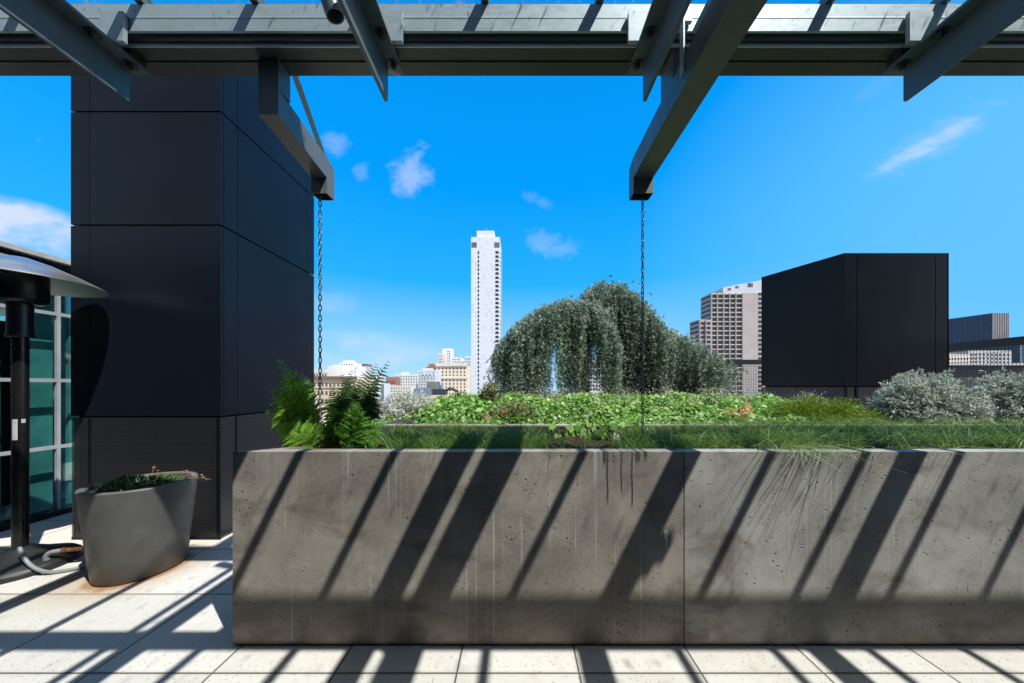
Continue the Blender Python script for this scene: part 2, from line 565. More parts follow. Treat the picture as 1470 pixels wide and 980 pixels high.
def glass(name, tint=(0.82, 0.93, 0.90), refl=(1, 1, 1), f0=0.06, dirt=0.0, rough=0.01, boost=1.0):
    t = NT(name)
    t.N.remove(t.b)
    tr = t.N.new('ShaderNodeBsdfTransparent'); tr.inputs[0].default_value = (*tint, 1)
    gl = t.N.new('ShaderNodeBsdfGlossy'); gl.inputs['Color'].default_value = (*refl, 1); gl.inputs['Roughness'].default_value = rough
    fr = t.N.new('ShaderNodeLayerWeight'); fr.inputs['Blend'].default_value = 0.5
    sch = t.math('ADD', t.math('MULTIPLY', t.math('POWER', fr.outputs['Facing'], 5.0), 0.95), 0.04)
    mx = t.N.new('ShaderNodeMixShader')
    f = t.math('MULTIPLY', t.math('ADD', sch, f0), boost, True)
    t.L.new(f, mx.inputs[0]); t.L.new(tr.outputs[0], mx.inputs[1]); t.L.new(gl.outputs[0], mx.inputs[2])
    last = mx.outputs[0]
    if dirt:
        w = t.world()
        sp = t.math('MULTIPLY', t.ramp(t.noise(t.mapped(w, (60, 14, 14)), 1.0, 3), 0.62, 0.72), dirt)
        df = t.N.new('ShaderNodeBsdfDiffuse'); df.inputs[0].default_value = (0.7, 0.7, 0.68, 1)
        m2 = t.N.new('ShaderNodeMixShader')
        t.L.new(sp, m2.inputs[0]); t.L.new(last, m2.inputs[1]); t.L.new(df.outputs[0], m2.inputs[2]); last = m2.outputs[0]
    t.L.new(last, t.out.inputs['Surface'])
    return t.m


def leaf(name, cols, transl=0.3, rough=0.5, spec=0.3, stops=None, clump=(2.4, .4), tint=(1.15, 1.25, 0.55)):
    """leaf blades: colour drawn per leaf from a ramp, light passing through"""
    t = NT(name)
    r = t.island()
    cr = t.N.new('ShaderNodeValToRGB')
    cr.color_ramp.interpolation = 'LINEAR'
    n = len(cols)
    els = cr.color_ramp.elements
    while len(els) < n: els.new(0.5)
    for i, c in enumerate(cols):
        els[i].position = (stops[i] if stops else i / max(1, n - 1)); els[i].color = (*c, 1)
    t.L.new(r, cr.inputs[0])
    w = t.world()
    c = t.mix(t.ramp(t.noise(w, clump[0], 3), 0.38, 0.66, 0, clump[1]), cr.outputs[0], cols[0])
    t.set(color=c, rough=rough, spec=spec)
    tl = t.N.new('ShaderNodeBsdfTranslucent')
    c2 = t.mix(1.0, c, tint, 'MULTIPLY')
    t.L.new(c2, tl.inputs[0])
    mx = t.N.new('ShaderNodeMixShader'); mx.inputs[0].default_value = transl
    t.L.new(t.b.outputs[0], mx.inputs[1]); t.L.new(tl.outputs[0], mx.inputs[2])
    t.L.new(mx.outputs[0], t.out.inputs['Surface'])
    return t.m


def galvanised(name):
    t = NT(name); w = t.world()
    v = t.voronoi(w, 40, out='Color')
    n = t.noise(t.mapped(w, (18, 60, 60)), 1.0, 4, 0.6)
    bw = t.N.new('ShaderNodeRGBToBW'); t.L.new(v, bw.inputs[0])
    c = t.mix(bw.outputs[0], (0.40, 0.485, 0.53), (0.44, 0.525, 0.57))
    c = t.mix(t.ramp(n, 0.55, 0.72, 0, 0.25), c, (0.56, 0.61, 0.63))
    scr = t.math('MULTIPLY', t.ramp(t.noise(t.mapped(w, (55, 20, 20), rot=(0, R(35), 0)), 1.0, 2), 0.66, 0.72), 0.5)
    c = t.mix(scr, c, (0.12, 0.14, 0.16))
    # grime stripe under the drip line
    xyz = t.sep(w)
    c = t.mix(t.ramp(xyz[2], 3.066, 3.062, 0, 0.18), c, (0.25, 0.27, 0.29))
    t.set(color=c, metal=0.25, spec=0.5)
    t.set(rough=t.ramp(n, 0.3, 0.7, 0.42, 0.6))
    return t.m


M = {}
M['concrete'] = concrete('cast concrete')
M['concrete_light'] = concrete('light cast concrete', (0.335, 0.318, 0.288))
M['concrete_plain'] = concrete('old concrete', (0.30, 0.285, 0.26), False)
M['dark_face'] = simple('dark brown concrete', (0.045, 0.036, 0.031), 0.8, 0, 0.4, 5, 0.3, 0.2)  # one dark brown tone for the rear planter walls
M['paving'] = paving('paving slabs')
M['panel'] = dark_panel('dark blue panel')
M['panel_black'] = dark_panel('black panel', (0.0050, 0.0068, 0.0105))
M['core'] = simple('black backing', (0.004, 0.004, 0.005), 0.9)
M['perf'] = perforated('perforated sheet')
M['steel'] = simple('painted grey steel', (0.115, 0.150, 0.168), 0.42, 0.0, 0.10, 5, 0.5)
M['steel_arm'] = simple('painted arm steel', (0.125, 0.135, 0.130), 0.42, 0.0, 0.08, 5, 0.5)
M['steel_beam'] = simple('painted beam steel', (0.072, 0.073, 0.068), 0.5, 0.0, 0.10, 4, 0.4)
M['bolt'] = simple('bolt steel', (0.10, 0.10, 0.10), 0.35, 0.7)
M['galv'] = galvanised('galvanised steel')
M['bright'] = simple('zinc plate', (0.55, 0.58, 0.60), 0.4, 0.3)
M['chain'] = simple('chain steel', (0.16, 0.165, 0.17), 0.32, 0.85)
M['canopy_glass'] = glass('canopy glass', (0.93, 0.96, 0.97), dirt=0.5, f0=0.0, boost=0.8)
M['soil'] = simple('planting soil', (0.035, 0.026, 0.019), 0.95, 0, 0.4, 20, 0.1, 0.6)
M['gravel'] = simple('pale soil', (0.22, 0.20, 0.18), 0.9, 0, 0.35, 25, 0.1, 0.6)
M['mullion'] = simple('pale aluminium', (0.38, 0.41, 0.44), 0.4, 0.2)
M['pane'] = glass('teal window glass', (0.74, 0.93, 0.91), (0.85, 0.97, 0.97), 0.06, boost=1.4)
M['int_teal'] = simple('teal interior', (0.15, 0.34, 0.35), 0.7, 0, 0.35, 2.5)
M['int_dark'] = simple('dark interior', (0.02, 0.022, 0.025), 0.8)
M['pot'] = simple('grey fibre cement', (0.115, 0.112, 0.106), 0.52, 0, 0.10, 7, 0.4, 0.05)
M['black_metal'] = simple('black enamel', (0.010, 0.010, 0.011), 0.28, 0.1)
M['alu'] = simple('brushed aluminium', (0.50, 0.49, 0.475), 0.40, 0.95, 0.02, 1.5)
M['emitter'] = simple('dark wire mesh', (0.05, 0.05, 0.055), 0.35, 0.7)
M['pvc'] = simple('grey conduit', (0.20, 0.215, 0.225), 0.45)
M['brass'] = simple('rusty fitting', (0.18, 0.075, 0.035), 0.6, 0.3, 0.4, 30)
M['label'] = simple('paper label', (0.45, 0.46, 0.48), 0.6)
M['rubber'] = simple('black plastic', (0.015, 0.015, 0.016), 0.45)
M['fence'] = simple('black fence steel', (0.009, 0.009, 0.010), 0.55)
M['bark'] = simple('grey bark', (0.11, 0.09, 0.07), 0.9, 0, 0.3, 30, 0.2, 0.6)
M['stem'] = simple('brown stem', (0.10, 0.095, 0.06), 0.8)
M['cedar'] = leaf('blue cedar needles', [(0.05, 0.09, 0.06), (0.21, 0.29, 0.22), (0.42, 0.51, 0.41), (0.66, 0.73, 0.62)], 0.40, 0.55, 0.3, None, (7.0, .45), (.95, 1.05, 1.0))
M['lime'] = leaf('lime leaves', [(0.035, 0.11, 0.013), (0.13, 0.30, 0.034), (0.25, 0.46, 0.08), (0.46, 0.60, 0.27)], 0.32, 0.42, 0.4)
M['cream'] = leaf('cream edged leaves', [(0.06, 0.11, 0.03), (0.20, 0.25, 0.09), (0.40, 0.41, 0.24), (0.5, 0.48, 0.33)], 0.3, 0.5)
M['fern_light'] = leaf('bright fern', [(0.085, 0.20, 0.018), (0.18, 0.36, 0.035), (0.29, 0.48, 0.07)], 0.36, 0.45)
M['fern_dark'] = leaf('dark fern', [(0.018, 0.055, 0.014), (0.045, 0.105, 0.026), (0.10, 0.17, 0.045)], 0.22, 0.5)
M['grass'] = leaf('fine grass', [(0.045, 0.095, 0.012), (0.105, 0.20, 0.022), (0.18, 0.29, 0.045), (0.42, 0.46, 0.24)], 0.40, 0.45, 0.4, [0, 0.4, 0.86, 1.0])
M['silver'] = leaf('silver leaves', [(0.14, 0.18, 0.14), (0.44, 0.50, 0.43), (0.65, 0.70, 0.63), (0.80, 0.82, 0.77)], 0.25, 0.6, 0.3, None, (2.4, .3), (1, 1, .95))
M['grey_leaf'] = leaf('pale grey leaves', [(0.36, 0.37, 0.36), (0.60, 0.61, 0.60), (0.78, 0.79, 0.79)], 0.15, 0.6)
M['olive'] = leaf('olive leaves', [(0.07, 0.15, 0.016), (0.17, 0.28, 0.03), (0.34, 0.38, 0.05)], 0.3, 0.5)
M['flower'] = leaf('grey pink flowers', [(0.30, 0.26, 0.24), (0.46, 0.41, 0.39), (0.6, 0.56, 0.54)], 0.2, 0.6)
M['succ'] = leaf('succulent leaves', [(0.04, 0.085, 0.025), (0.09, 0.155, 0.045), (0.16, 0.23, 0.09)], 0.15, 0.4)
M['dry'] = leaf('dry seed heads', [(0.22, 0.10, 0.06), (0.33, 0.19, 0.13), (0.42, 0.28, 0.22)], 0.2, 0.7)
M['splat'] = simple('white dropping', (0.7, 0.7, 0.68), 0.7)

# ------------------------------------------------------------------ setting
b = MB(); b.box(-3000, 3000, -600, 4000, -46, -45)
tag(b.build('city_ground', simple('city ground', (0.16, 0.155, 0.15), 0.9, 0, 0.25, 0.02)), kind='structure')
b = MB(); b.box(-14, 12.2, -7, 15.2, -0.4, 0.0)
tag(b.build('terrace_floor', M['paving']), kind='structure')
b = MB(); b.box(-13.9, 12.1, -6.9, 15.1, -45, -0.4)
tag(b.build('terrace_slab', simple('slab side', (0.3, 0.29, 0.28), 0.8)), kind='structure')


# ------------------------------------------------------------------ front planters
WALL_Y, TOP = 1.741, 1.0565


def trough(name, x0,  x1, y0, y1, label, t_side=0.2, t_front=0.085, soil=0.965, left_side=True, right_side=True, mat='concrete', group=None, back_top=None):
    root = empty(name, ((x0 + x1) / 2, (y0 + y1) / 2, 0), label, 'planter', group)
    bm_ = MB()
    # outer shell with an open top: walls butted end to end in one loop
    o = [(x0, y0), (x1, y0), (x1, y1), (x0, y1)]
    ix0 = x0 + (t_side if left_side else 0.06); ix1 = x1 - (t_side if right_side else 0.06)
    iy0 = y0 + t_front; iy1 = y1 - 0.06
    i = [(ix0, iy0), (ix1, iy0), (ix1, iy1), (ix0, iy1)]
    vb = [bm_.bm.verts.new((x, y, 0.012)) for x, y in o]; bt_ = back_top or TOP
    vt = [bm_.bm.verts.new((x, y, TOP if y < y1 - .01 else bt_)) for x, y in o]
    wt = [bm_.bm.verts.new((x, y, TOP if y < y1 - .1 else bt_)) for x, y in i]; wb = [bm_.bm.verts.new((x, y, soil - 0.12)) for x, y in i]
    for k in range(4):
        j = (k + 1) % 4
        bm_.bm.faces.new((vb[k], vb[j], vt[j], vt[k]))
        bm_.bm.faces.new((vt[k], vt[j], wt[j], wt[k]))
        bm_.bm.faces.new((wt[k], wt[j], wb[j], wb[k]))
    bm_.bm.faces.new(vb[::-1]); bm_.bm.faces.new(wb)
    bm_.bevel(0.006, 2)
    bm_.build('wall', M[mat], root)
    # soil: a bumpy sheet
    nx, ny = max(6, int((ix1 - ix0) / 0.07)), max(6, int((iy1 - iy0) / 0.07))
    xs = np.linspace(ix0, ix1, nx); ys = np.linspace(iy0, iy1, ny)
    g = np.array([[(x, y, soil + 0.018 * math.sin(x * 9.1 + y * 5) * math.cos(y * 11 - x * 3) + RNG.normal() * 0.006) for x in xs] for y in ys]).reshape(-1, 3)
    fl = []
    for r_ in range(ny - 1):
        for c_ in range(nx - 1):
            a = r_ * nx + c_
            fl += [a, a + 1, a + nx + 1, a + nx]
    mesh_np('soil', g, fl, [4] * ((nx - 1) * (ny - 1)), M['soil'], root, True)
    return root


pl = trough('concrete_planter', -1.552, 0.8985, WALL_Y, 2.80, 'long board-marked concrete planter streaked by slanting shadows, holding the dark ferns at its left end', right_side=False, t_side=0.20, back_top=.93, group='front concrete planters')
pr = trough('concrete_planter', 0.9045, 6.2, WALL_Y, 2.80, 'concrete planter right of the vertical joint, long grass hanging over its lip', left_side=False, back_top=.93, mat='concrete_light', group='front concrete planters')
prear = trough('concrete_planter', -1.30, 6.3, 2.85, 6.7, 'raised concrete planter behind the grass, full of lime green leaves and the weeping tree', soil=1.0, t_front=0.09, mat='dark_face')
b = MB(); b.box(-1.30, 6.3, 2.846, 2.94, TOP + .0005, TOP + .012).bevel(.003, 1); b.build('coping', M['concrete_plain'], prear)
b = MB()
b.prism([(PX(881, 2.84), .90), (PX(890, 2.84), .90), (PX(888.5, 2.84), 1.0), (PX(886, 2.84), 1.035), (PX(882, 2.84), 1.03), (PX(880, 2.84), .98)], 0, .02)
for v in b.bm.verts:
    x, y, z = v.co; v.co = (x, 2.849 - z, y)
b.build('lime_streak', M['splat'], prear)
# a white bird dropping on the left planter's face
b = MB()
blob = [(0, .034), (.009, .031), (.016, .020), (.015, .006), (.010, -.004), (.012, -.016), (.008, -.040), (.0065, -.075), (.003, -.078), (.002, -.045), (-.001, -.018), (-.006, -.006), (-.012, .002), (-.010, .012), (-.009, .024)]
b.prism([(0.799 + px_, 0.600 + pz_) for px_, pz_ in blob], 0, 0.0022)
b.prism([(0.775 + .005 * math.cos(a), 0.612 + .006 * math.sin(a)) for a in np.linspace(0, 2 * math.pi, 9)[:-1]], 0, 0.0022)
for v in b.bm.verts:
    x, y, z = v.co; v.co = (x, WALL_Y - 0.0025 - z * 0.6 + 0.0012, y)
b.build('bird_dropping', M['splat'], pl)

# ------------------------------------------------------------------ pergola
perg = empty('pergola', (0, -1.0, 3.0), 'grey steel pergola frame with glass roof crossing the top of the view', 'pergola')
XL, XR = -6.2, 6.2
b = MB(); b.box(XL, XR, 1.497, 1.5635, 3.002, 3.088); b.box(XL, XR, 1.568, 1.637, 2.998, 3.088)
b.bevel(0.003, 1)
b.build('main_beam', M['steel_beam'], perg)
b = MB()
prof = [(1.430, 2.998), (1.430, 3.052), (1.4290, 3.054), (1.4290, 3.061), (1.430, 3.063), (1.430, 3.118), (1.4365, 3.121), (1.495, 3.121), (1.495, 3.095), (1.440, 3.095), (1.440, 2.998)]
b.extrude_x(prof, XL, XR)
b.build('gutter_channel', M['galv'], perg)
b = MB(); b.tube([(XL, 1.467, 3.018), (XR, 1.467, 3.018)], 0.0262, 20)
b.build('gutter_tube', simple('navy gutter paint', (0.022, 0.027, 0.036), 0.4), perg, True)
b = MB(); b.tube([(XL, 1.481, 2.9885), (XR, 1.481, 2.9885)], 0.0085, 12)
b.build('conduit', M['galv'], perg, True)
for xx in (-0.585, 0.885):
    b = MB(); b.box(xx - .006, xx + .006, 1.462, 1.471, 2.972, 3.004); b.box(xx - .014, xx + .006, 1.456, 1.462, 2.974, 2.984)
    b.bevel(0.0015, 1); b.build('pipe_clip', M['bright'], perg)
b = MB(); b.box(XL, XR, 0.566, 0.646, 2.952, 3.105); b.bevel(0.003, 1)
b.build('purlin', M['steel_beam'], perg)
# T shaped rafters, bolted under the beam
raft = None
for k, x in enumerate((-0.6266, 0.600, 1.837, -1.853, -3.085, 3.068, 4.30, -4.32)):
    side = 1 if x < 0 else -1
    b = MB()
    prof = [(-0.008, 2.9185), (-0.008, 2.765), (0.008, 2.765), (0.008, 2.9185), (0.072, 2.9185), (0.072, 2.931), (-0.072, 2.931), (-0.072, 2.9185)]
    n = len(prof)
    y0, y1 = 0.213, 1.522
    va = [b.bm.verts.new((x + px_, y0, z)) for px_, z in prof]; vb_ = [b.bm.verts.new((x + px_, y1 + (0.035 if z > 2.9 and abs(px_) > .02 else 0), z)) for px_, z in prof]
    b.bm.faces.new(va[::-1]); b.bm.faces.new(vb_)
    for i in range(n):
        j = (i + 1) % n; b.bm.faces.new((va[i], va[j], vb_[j], vb_[i]))
    r_ = b.build('rafter', M['steel'], perg)
    for yb in (1.365, 1.500):
        for sd in (-1, 1):
            b = MB(); b.lathe([(0, -0.026), (0.008, -0.026), (0.008, -0.018), (0.0145, -0.018), (0.0145, -0.005), (0.027, -0.005), (0.027, 0.0), (0, 0.0)], (x + sd * 0.042, yb, 2.9182), 6)
            b.build('bolt', M['bolt'], r_)
    b = MB(); b.box(min(x + side * .012, x + side * .115), max(x + side * .012, x + side * .115), 1.4085, 1.4255, 2.9325, 3.062)
    b.bevel(0.003, 1)
    b.build('bracket', M['galv'], perg)
    b = MB(); b.box(x - .045, x + .045, 1.50, 1.56, 2.9315, 2.9975); b.build('packer', M['bolt'], perg)
b = MB(); b.box(1.775, 1.825, .86, .92, 2.64, 2.917); b.box(1.765, 1.90, .865, .915, 2.70, 2.764); b.build('hanging_bracket', M['steel'], perg)
# glazing bars and panes
bars = [1.39 + 0.513 * k for k in range(-14, 10)]
for x in bars:
    b = MB(); b.box(x - .017, x + .017, .22, 1.60, 3.124, 3.168); b.build('glazing_bar', M['steel'], perg)
for xa, xb in zip(bars, bars[1:]):
    b = MB(); b.box(xa + .006, xb - .006, .22, 1.63, 3.1705, 3.1785); b.build('glass_pane', M['canopy_glass'], perg)
# outrigger arms that carry the chains
def arm(x0, x1, ya, ye, zb, zt, post):
    q = MB()
    q.box(x0, x1, ya, ye, zb, zt).bevel(0.004, 1)
    a = q.build('outrigger_arm', M['steel_arm'], perg)
    e = MB()
    w = 0.004; y0, y1, z0 = ye + .0005, ye + 0.082, zb - 0.098
    # mitred elbow, open below
    e.hexa([(x0, y0, z0), (x1, y0, z0), (x1, y0 + w, z0), (x0, y0 + w, z0), (x0, y0, zt), (x1, y0, zt), (x1, y0 + w, zt), (x0, y0 + w, zt)])
    e.hexa([(x0, y1 - w, z0), (x1, y1 - w, z0), (x1, y1, z0), (x0, y1, z0), (x0, y1 - w, zt - .03), (x1, y1 - w, zt - .03), (x1, y1, zt - .03), (x0, y1, zt - .03)])
    e.box(x0, x0 + w, y0 + w + .0005, y1 - w - .0005, z0, zt - .03); e.box(x1 - w, x1, y0 + w + .0005, y1 - w - .0005, z0, zt - .03)
    e.hexa([(x0, y0 + w + .0005, zt - .029), (x1, y0 + w + .0005, zt - .029), (x1, y1, zt - .029), (x0, y1, zt - .029),
            (x0, y0 + w + .0005, zt), (x1, y0 + w + .0005, zt), (x1, y1, zt - .028), (x0, y1, zt - .028)])
    e.build('arm_end', M['steel_arm'], perg)
    if post:
        p = MB(); p.box(x0, x1, post[0], post[1], zt + .0005, 2.9470).bevel(0.004, 1); p.build('hanger_post', M['steel_arm'], perg)
AE, AB, AT = 2.015, 2.727, 2.855
# left arm: a short post under the beam and a slightly splayed boom
b = MB()
b.hexa([(-1.258, 1.550, AB), (-1.161, 1.550, AB), (-1.205, AE, AB), (-1.303, AE, AB), (-1.258, 1.550, AT), (-1.161, 1.550, AT), (-1.205, AE, AT), (-1.303, AE, AT)])
b.box(-1.258, -1.161, 1.550, 1.632, AT + .0005, 2.9965)
b.build('outrigger_arm', M['steel_arm'], perg)
arm(-1.3035, -1.2045, AE + .0005, AE + .001, AB, AT, None)
arm(0.7245, 0.850, 0.40, AE, AB, AT, None)
b = MB(); b.box(0.7245, 0.850, 0.566, 0.646, AT + .0005, 2.9515); b.build('hanger_post', M['steel_arm'], perg)
b = MB(); b.box(0.718, 0.7240, 1.393, 1.425, 2.78, 3.02); b.box(0.714, 0.766, 1.4095, 1.4255, 3.0205, 3.075); b.bevel(0.0015, 1)
b.build('strap', M['galv'], perg)
b = MB(); b.box(0.7250, 0.8495, 1.50, 1.63, AT + .0005, 2.9975); b.build('packer', M['steel_arm'], perg)
b = MB()
p0, p1 = Vector((-1.152, 1.638, 3.03)), Vector((-1.222, 2.02, 2.85))
b.tube([p0, p1], [0.016, 0.013], 4); b.build('tie_bar', M['galv'], perg)
# rain pipe stub
b = MB()
top, bot = Vector((-0.822, 1.335, 3.125)), Vector((-0.7775, 1.362, 2.985))
d = (bot - top).normalized(); a = d.cross(Vector((0, 1, 0))).normalized(); c_ = d.cross(a)
rings = []
for q, r_ in ((top, .037), (bot, .037), (bot, .032), (top, .032)):
    rings.append([b.bm.verts.new(q + (a * math.cos(2 * math.pi * k / 28) + c_ * math.sin(2 * math.pi * k / 28)) * r_) for k in range(28)])
for q, w in zip(rings, rings[1:]):
    for k in range(28): b.bm.faces.new((q[k], q[(k + 1) % 28], w[(k + 1) % 28], w[k]))
b.build('rain_pipe', M['steel'], perg, True)
b = MB(); b.lathe([(0, 0.0), (0.0315, 0.0), (0.0315, -0.004), (0, -0.004)], (-0.815, 1.338, 3.112), 20); b.build('pipe_cap', M['core'], perg)


# ------------------------------------------------------------------ chains
def chain(x, y, z_top, z_bot, label):
    b = MB(); pitch = 0.0335; n = int((z_top - z_bot) / pitch)
    hl, hw, r_ = 0.0155, 0.0075, 0.0034
    ph = random.random()
    for i in range(n):
        zc = z_top - i * pitch
        ang = (math.pi / 2) * (i % 2) + 0.35 + 0.25 * math.sin(i * 0.31 + ph)
        ux, uy = math.cos(ang), math.sin(ang)
        pts = []
        for k in range(14):
            t = 2 * math.pi * k / 14
            w = hw * math.cos(t); h = hl * math.copysign(abs(math.sin(t)) ** 0.75, math.sin(t)) * 1.3
            pts.append(Vector((x + ux * w, y + uy * w, zc + h)))
        # closed loop tube
        rings = []
        for k in range(14):
            d = (pts[(k + 1) % 14] - pts[k - 1]).normalized()
            nrm = Vector((-uy, ux, 0)); s = d.cross(nrm).normalized()
            rings.append([b.bm.verts.new(pts[k] + (nrm * math.cos(q) + s * math.sin(q)) * r_) for q in (0, 1.2566, 2.5133, 3.7699, 5.0265)])
        for k in range(14):
            q, w = rings[k], rings[(k + 1) % 14]
            for m in range(5): b.bm.faces.new((q[m], q[(m + 1) % 5], w[(m + 1) % 5], w[m]))
    o = b.build('rain_chain', M['chain'], None, 'all', origin=(x, y, z_bot))
    tag(o, label, 'chain', 'rain chains')
    return o


chain(PX(459.5, 2.056), 2.056, 2.72, 0.95, 'steel link chain hanging from the left arm down among the ferns')
chain(PX(922.5, 2.056), 2.056, 2.70, 0.95, 'steel link chain hanging from the right arm down in front of the weeping tree')


# ------------------------------------------------------------------ dark panelled tower (left)
def cladding(faces, seams_z, gap, th, name, mat, root, joints):
    """faces: list of (p, q, nrm) edges in plan; joints: list of fraction lists along each edge"""
    b = MB()
    for (p, q, nrm), js in zip(faces, joints):
        p, q, nrm = Vector((*p, 0)), Vector((*q, 0)), Vector((*nrm, 0))
        L_ = (q - p).length; d = (q - p) / L_
        for a0, a1 in zip(js, js[1:]):
            for z0, z1 in zip(seams_z, seams_z[1:]):
                g = gap / 2
                A = p + d * (a0 * L_ + (g * .45 if a0 > 0 else 0)); B_ = p + d * (a1 * L_ - (g * .45 if a1 < 1 else 0))
                i0, i1 = A - nrm * th, B_ - nrm * th
                za, zb_ = z0 + g, z1 - g
                b.hexa([(A.x, A.y, za), (B_.x, B_.y, za), (i1.x, i1.y, za), (i0.x, i0.y, za),
                        (A.x, A.y, zb_), (B_.x, B_.y, zb_), (i1.x, i1.y, zb_), (i0.x, i0.y, zb_)])
    return b.build(name, mat, root)


TX0, TX1, TY0, TY1 = -4.120, -2.737, 2.950, 4.295
tow = empty('panelled_tower', ((TX0 + TX1) / 2, (TY0 + TY1) / 2, 0), 'tall dark navy panelled shaft with perforated base rising behind the round pot', 'tower')
zs = [1.134, 2.898, 3.943, 4.74]
th = 0.03
b = MB(); b.box(TX0 + .035, TX1 - .035, TY0 + .035, TY1 - .035, 0.05, 4.735); b.build('core', M['core'], tow)
cladding([((TX0, TY0), (TX1, TY0), (0, -1))], zs, .014, th, 'front_cladding', M['panel'], tow, [[0, .1255, .9999]])
cladding([((TX1, TY0 + th), (TX1, TY1), (1, 0))], zs, .014, th, 'side_cladding', M['panel'], tow, [[0, .11, .885, 1]])
cladding([((TX0, TY1), (TX0, TY0 + th), (-1, 0))], zs, .014, th, 'side_cladding', M['panel'], tow, [[0, .12, .88, 1]])
b = MB()
b.box(TX0 + .004, TX1 - .004, TY0 + .004, TY0 + .007, 0.03, 1.126)
b.box(TX1 - .007, TX1 - .004, TY0 + .0075, TY1 - .004, 0.03, 1.126)
b.box(TX0 + .004, TX0 + .007, TY0 + .0075, TY1 - .004, 0.03, 1.126)
b.build('perforated_screen', M['perf'], tow)
b = MB()
for (x, y) in ((TX0 + .17, TY0 + .001), (TX1 - .03, TY0 + .001)):
    b.box(x - .012, x + .012, y, y + .0025, 0.03, 1.126)
b.box(TX1 - .0035, TX1 - .001, TY0 + .15, TY0 + .174, 0.03, 1.126)
b.box(TX0 + .004, TX1 - .004, TY0 + .001, TY0 + .0035, 0.0, 0.028)
b.build('screen_frame', M['panel_black'], tow)

# ------------------------------------------------------------------ black plant enclosure (right)
poly = [(7.122, 7.0), (9.405, 7.0), (9.405, 8.85), (6.49, 8.55)]
enc = empty('plant_enclosure', (8.0, 7.8, 0), 'low black panelled enclosure with perforated base behind the silver bushes', 'enclosure')
cx_, cy_ = 8.0, 7.8
core = [(x + (cx_ - x) * .05, y + (cy_ - y) * .05) for x, y in poly]
b = MB(); b.prism(core, 1.3, 4.33); b.build('core', M['core'], enc)
def edge_n(p, q):
    d = Vector((q[0] - p[0], q[1] - p[1])).normalized(); return (d.y, -d.x)
fc = [(poly[0], poly[1], edge_n(poly[0], poly[1])), (poly[3], poly[0], edge_n(poly[3], poly[0])), (poly[1], poly[2], edge_n(poly[1], poly[2])), (poly[2], poly[3], edge_n(poly[2], poly[3]))]
for f, js, nm in zip(fc, ([0, .120, .873, 1], [0, 1], [0, .5, 1], [0, .5, 1]), ('front_cladding', 'side_cladding', 'side_cladding', 'rear_cladding')):
    cladding([f], [1.42, 4.347], .03, .03, nm, M['panel_black'], enc, [js])
b = MB()
for f in fc:
    p, q, n_ = Vector((*f[0], 0)), Vector((*f[1], 0)), Vector((*f[2], 0))
    A, B_ = p - n_ * .008, q - n_ * .008; i0, i1 = p - n_ * .011, q - n_ * .011
    b.hexa([(A.x, A.y, .03), (B_.x, B_.y, .03), (i1.x, i1.y, .03), (i0.x, i0.y, .03), (A.x, A.y, 1.40), (B_.x, B_.y, 1.40), (i1.x, i1.y, 1.40), (i0.x, i0.y, 1.40)])
b.build('perforated_screen', M['perf'], enc)
for x in (7.16, 7.39, 9.12):
    b = MB(); b.box(x - .025, x + .025, 6.992, 7.004, 0.0, 1.41); b.build('screen_post', M['panel_black'], enc)

# ------------------------------------------------------------------ glazed building (left)
gb = empty('glass_building', (-8, 4.5, 0), 'teal glass curtain wall with pale mullions at the left edge', 'building')
GX = -5.08
ys = [-3.6, -2.45, -1.3, -0.15, 1.0, 2.27, 3.54, 4.81, 6.08]
zz = [0.03, 0.748, 1.48, 2.21, 2.56]
for y0, y1 in zip(ys, ys[1:]):
    for z0, z1 in zip(zz, zz[1:]):
        q = MB(); q.box(GX - .02, GX - .008, y0 + .03, y1 - .03, z0 + .025, z1 - .025)
        q.build('window', M['pane'], gb)
for y in ys:
    b = MB(); b.box(GX - .024, GX + .006, y - .014, y + .014, 0.0, 2.56); b.build('mullion', M['mullion'], gb)
for z in zz[1:-1]:
    for y0, y1 in zip(ys, ys[1:]):
        b = MB(); b.box(GX - .024, GX + .004, y0 + .0145, y1 - .0145, z - .018, z + .018); b.build('transom', M['mullion'], gb)
b = MB(); b.box(GX - .12, GX + .06, -3.65, 6.1, -.002, .06); b.build('sill', M['black_metal'], gb)
b = MB()
b.box(GX - .25, GX + .02, -3.65, 6.1, 2.562, 2.62)
b.box(GX - .25, GX + .07, -3.65, 6.1, 2.6225, 2.66)
b.build('fascia', M['steel'], gb)
b = MB(); b.box(GX - .25, GX + .12, -3.65, 3.25, 2.663, 2.70); b.build('gutter', M['mullion'], gb)
b = MB(); b.box(GX - .25, GX + .085, -3.65, 6.1, 2.703, 2.75); b.build('fascia', M['black_metal'], gb)
b = MB(); b.box(-13.5, GX + .15, -3.65, 6.1, 2.7525, 2.80); b.build('roof', M['bright'], gb)
b = MB(); b.box(-9.0, -8.9, -3.6, 6.0, 0.01, 2.55); b.box(-8.9, GX - .15, 6.0, 6.1, 0.01, 2.55); b.build('back_wall', M['int_dark'], gb)
b = MB(); b.box(-8.9, GX - .13, -3.6, 5.99, 0.005, 0.02); b.build('floor', M['int_dark'], gb)
for y0, y1, x, z1 in ((2.30, 2.75, -5.30, 1.40), (3.06, 3.22, -5.26, 2.5), (3.25, 3.34, -5.40, 1.7), (3.455, 3.62, -5.26, 1.93), (3.60, 4.10, -5.62, 2.5), (3.78, 3.86, -5.3, 2.5), (4.5, 5.3, -5.4, 2.2)):
    b = MB(); b.box(x - .04, x, y0, y1, 0.03, z1); b.build('screen', M['int_teal'], gb)

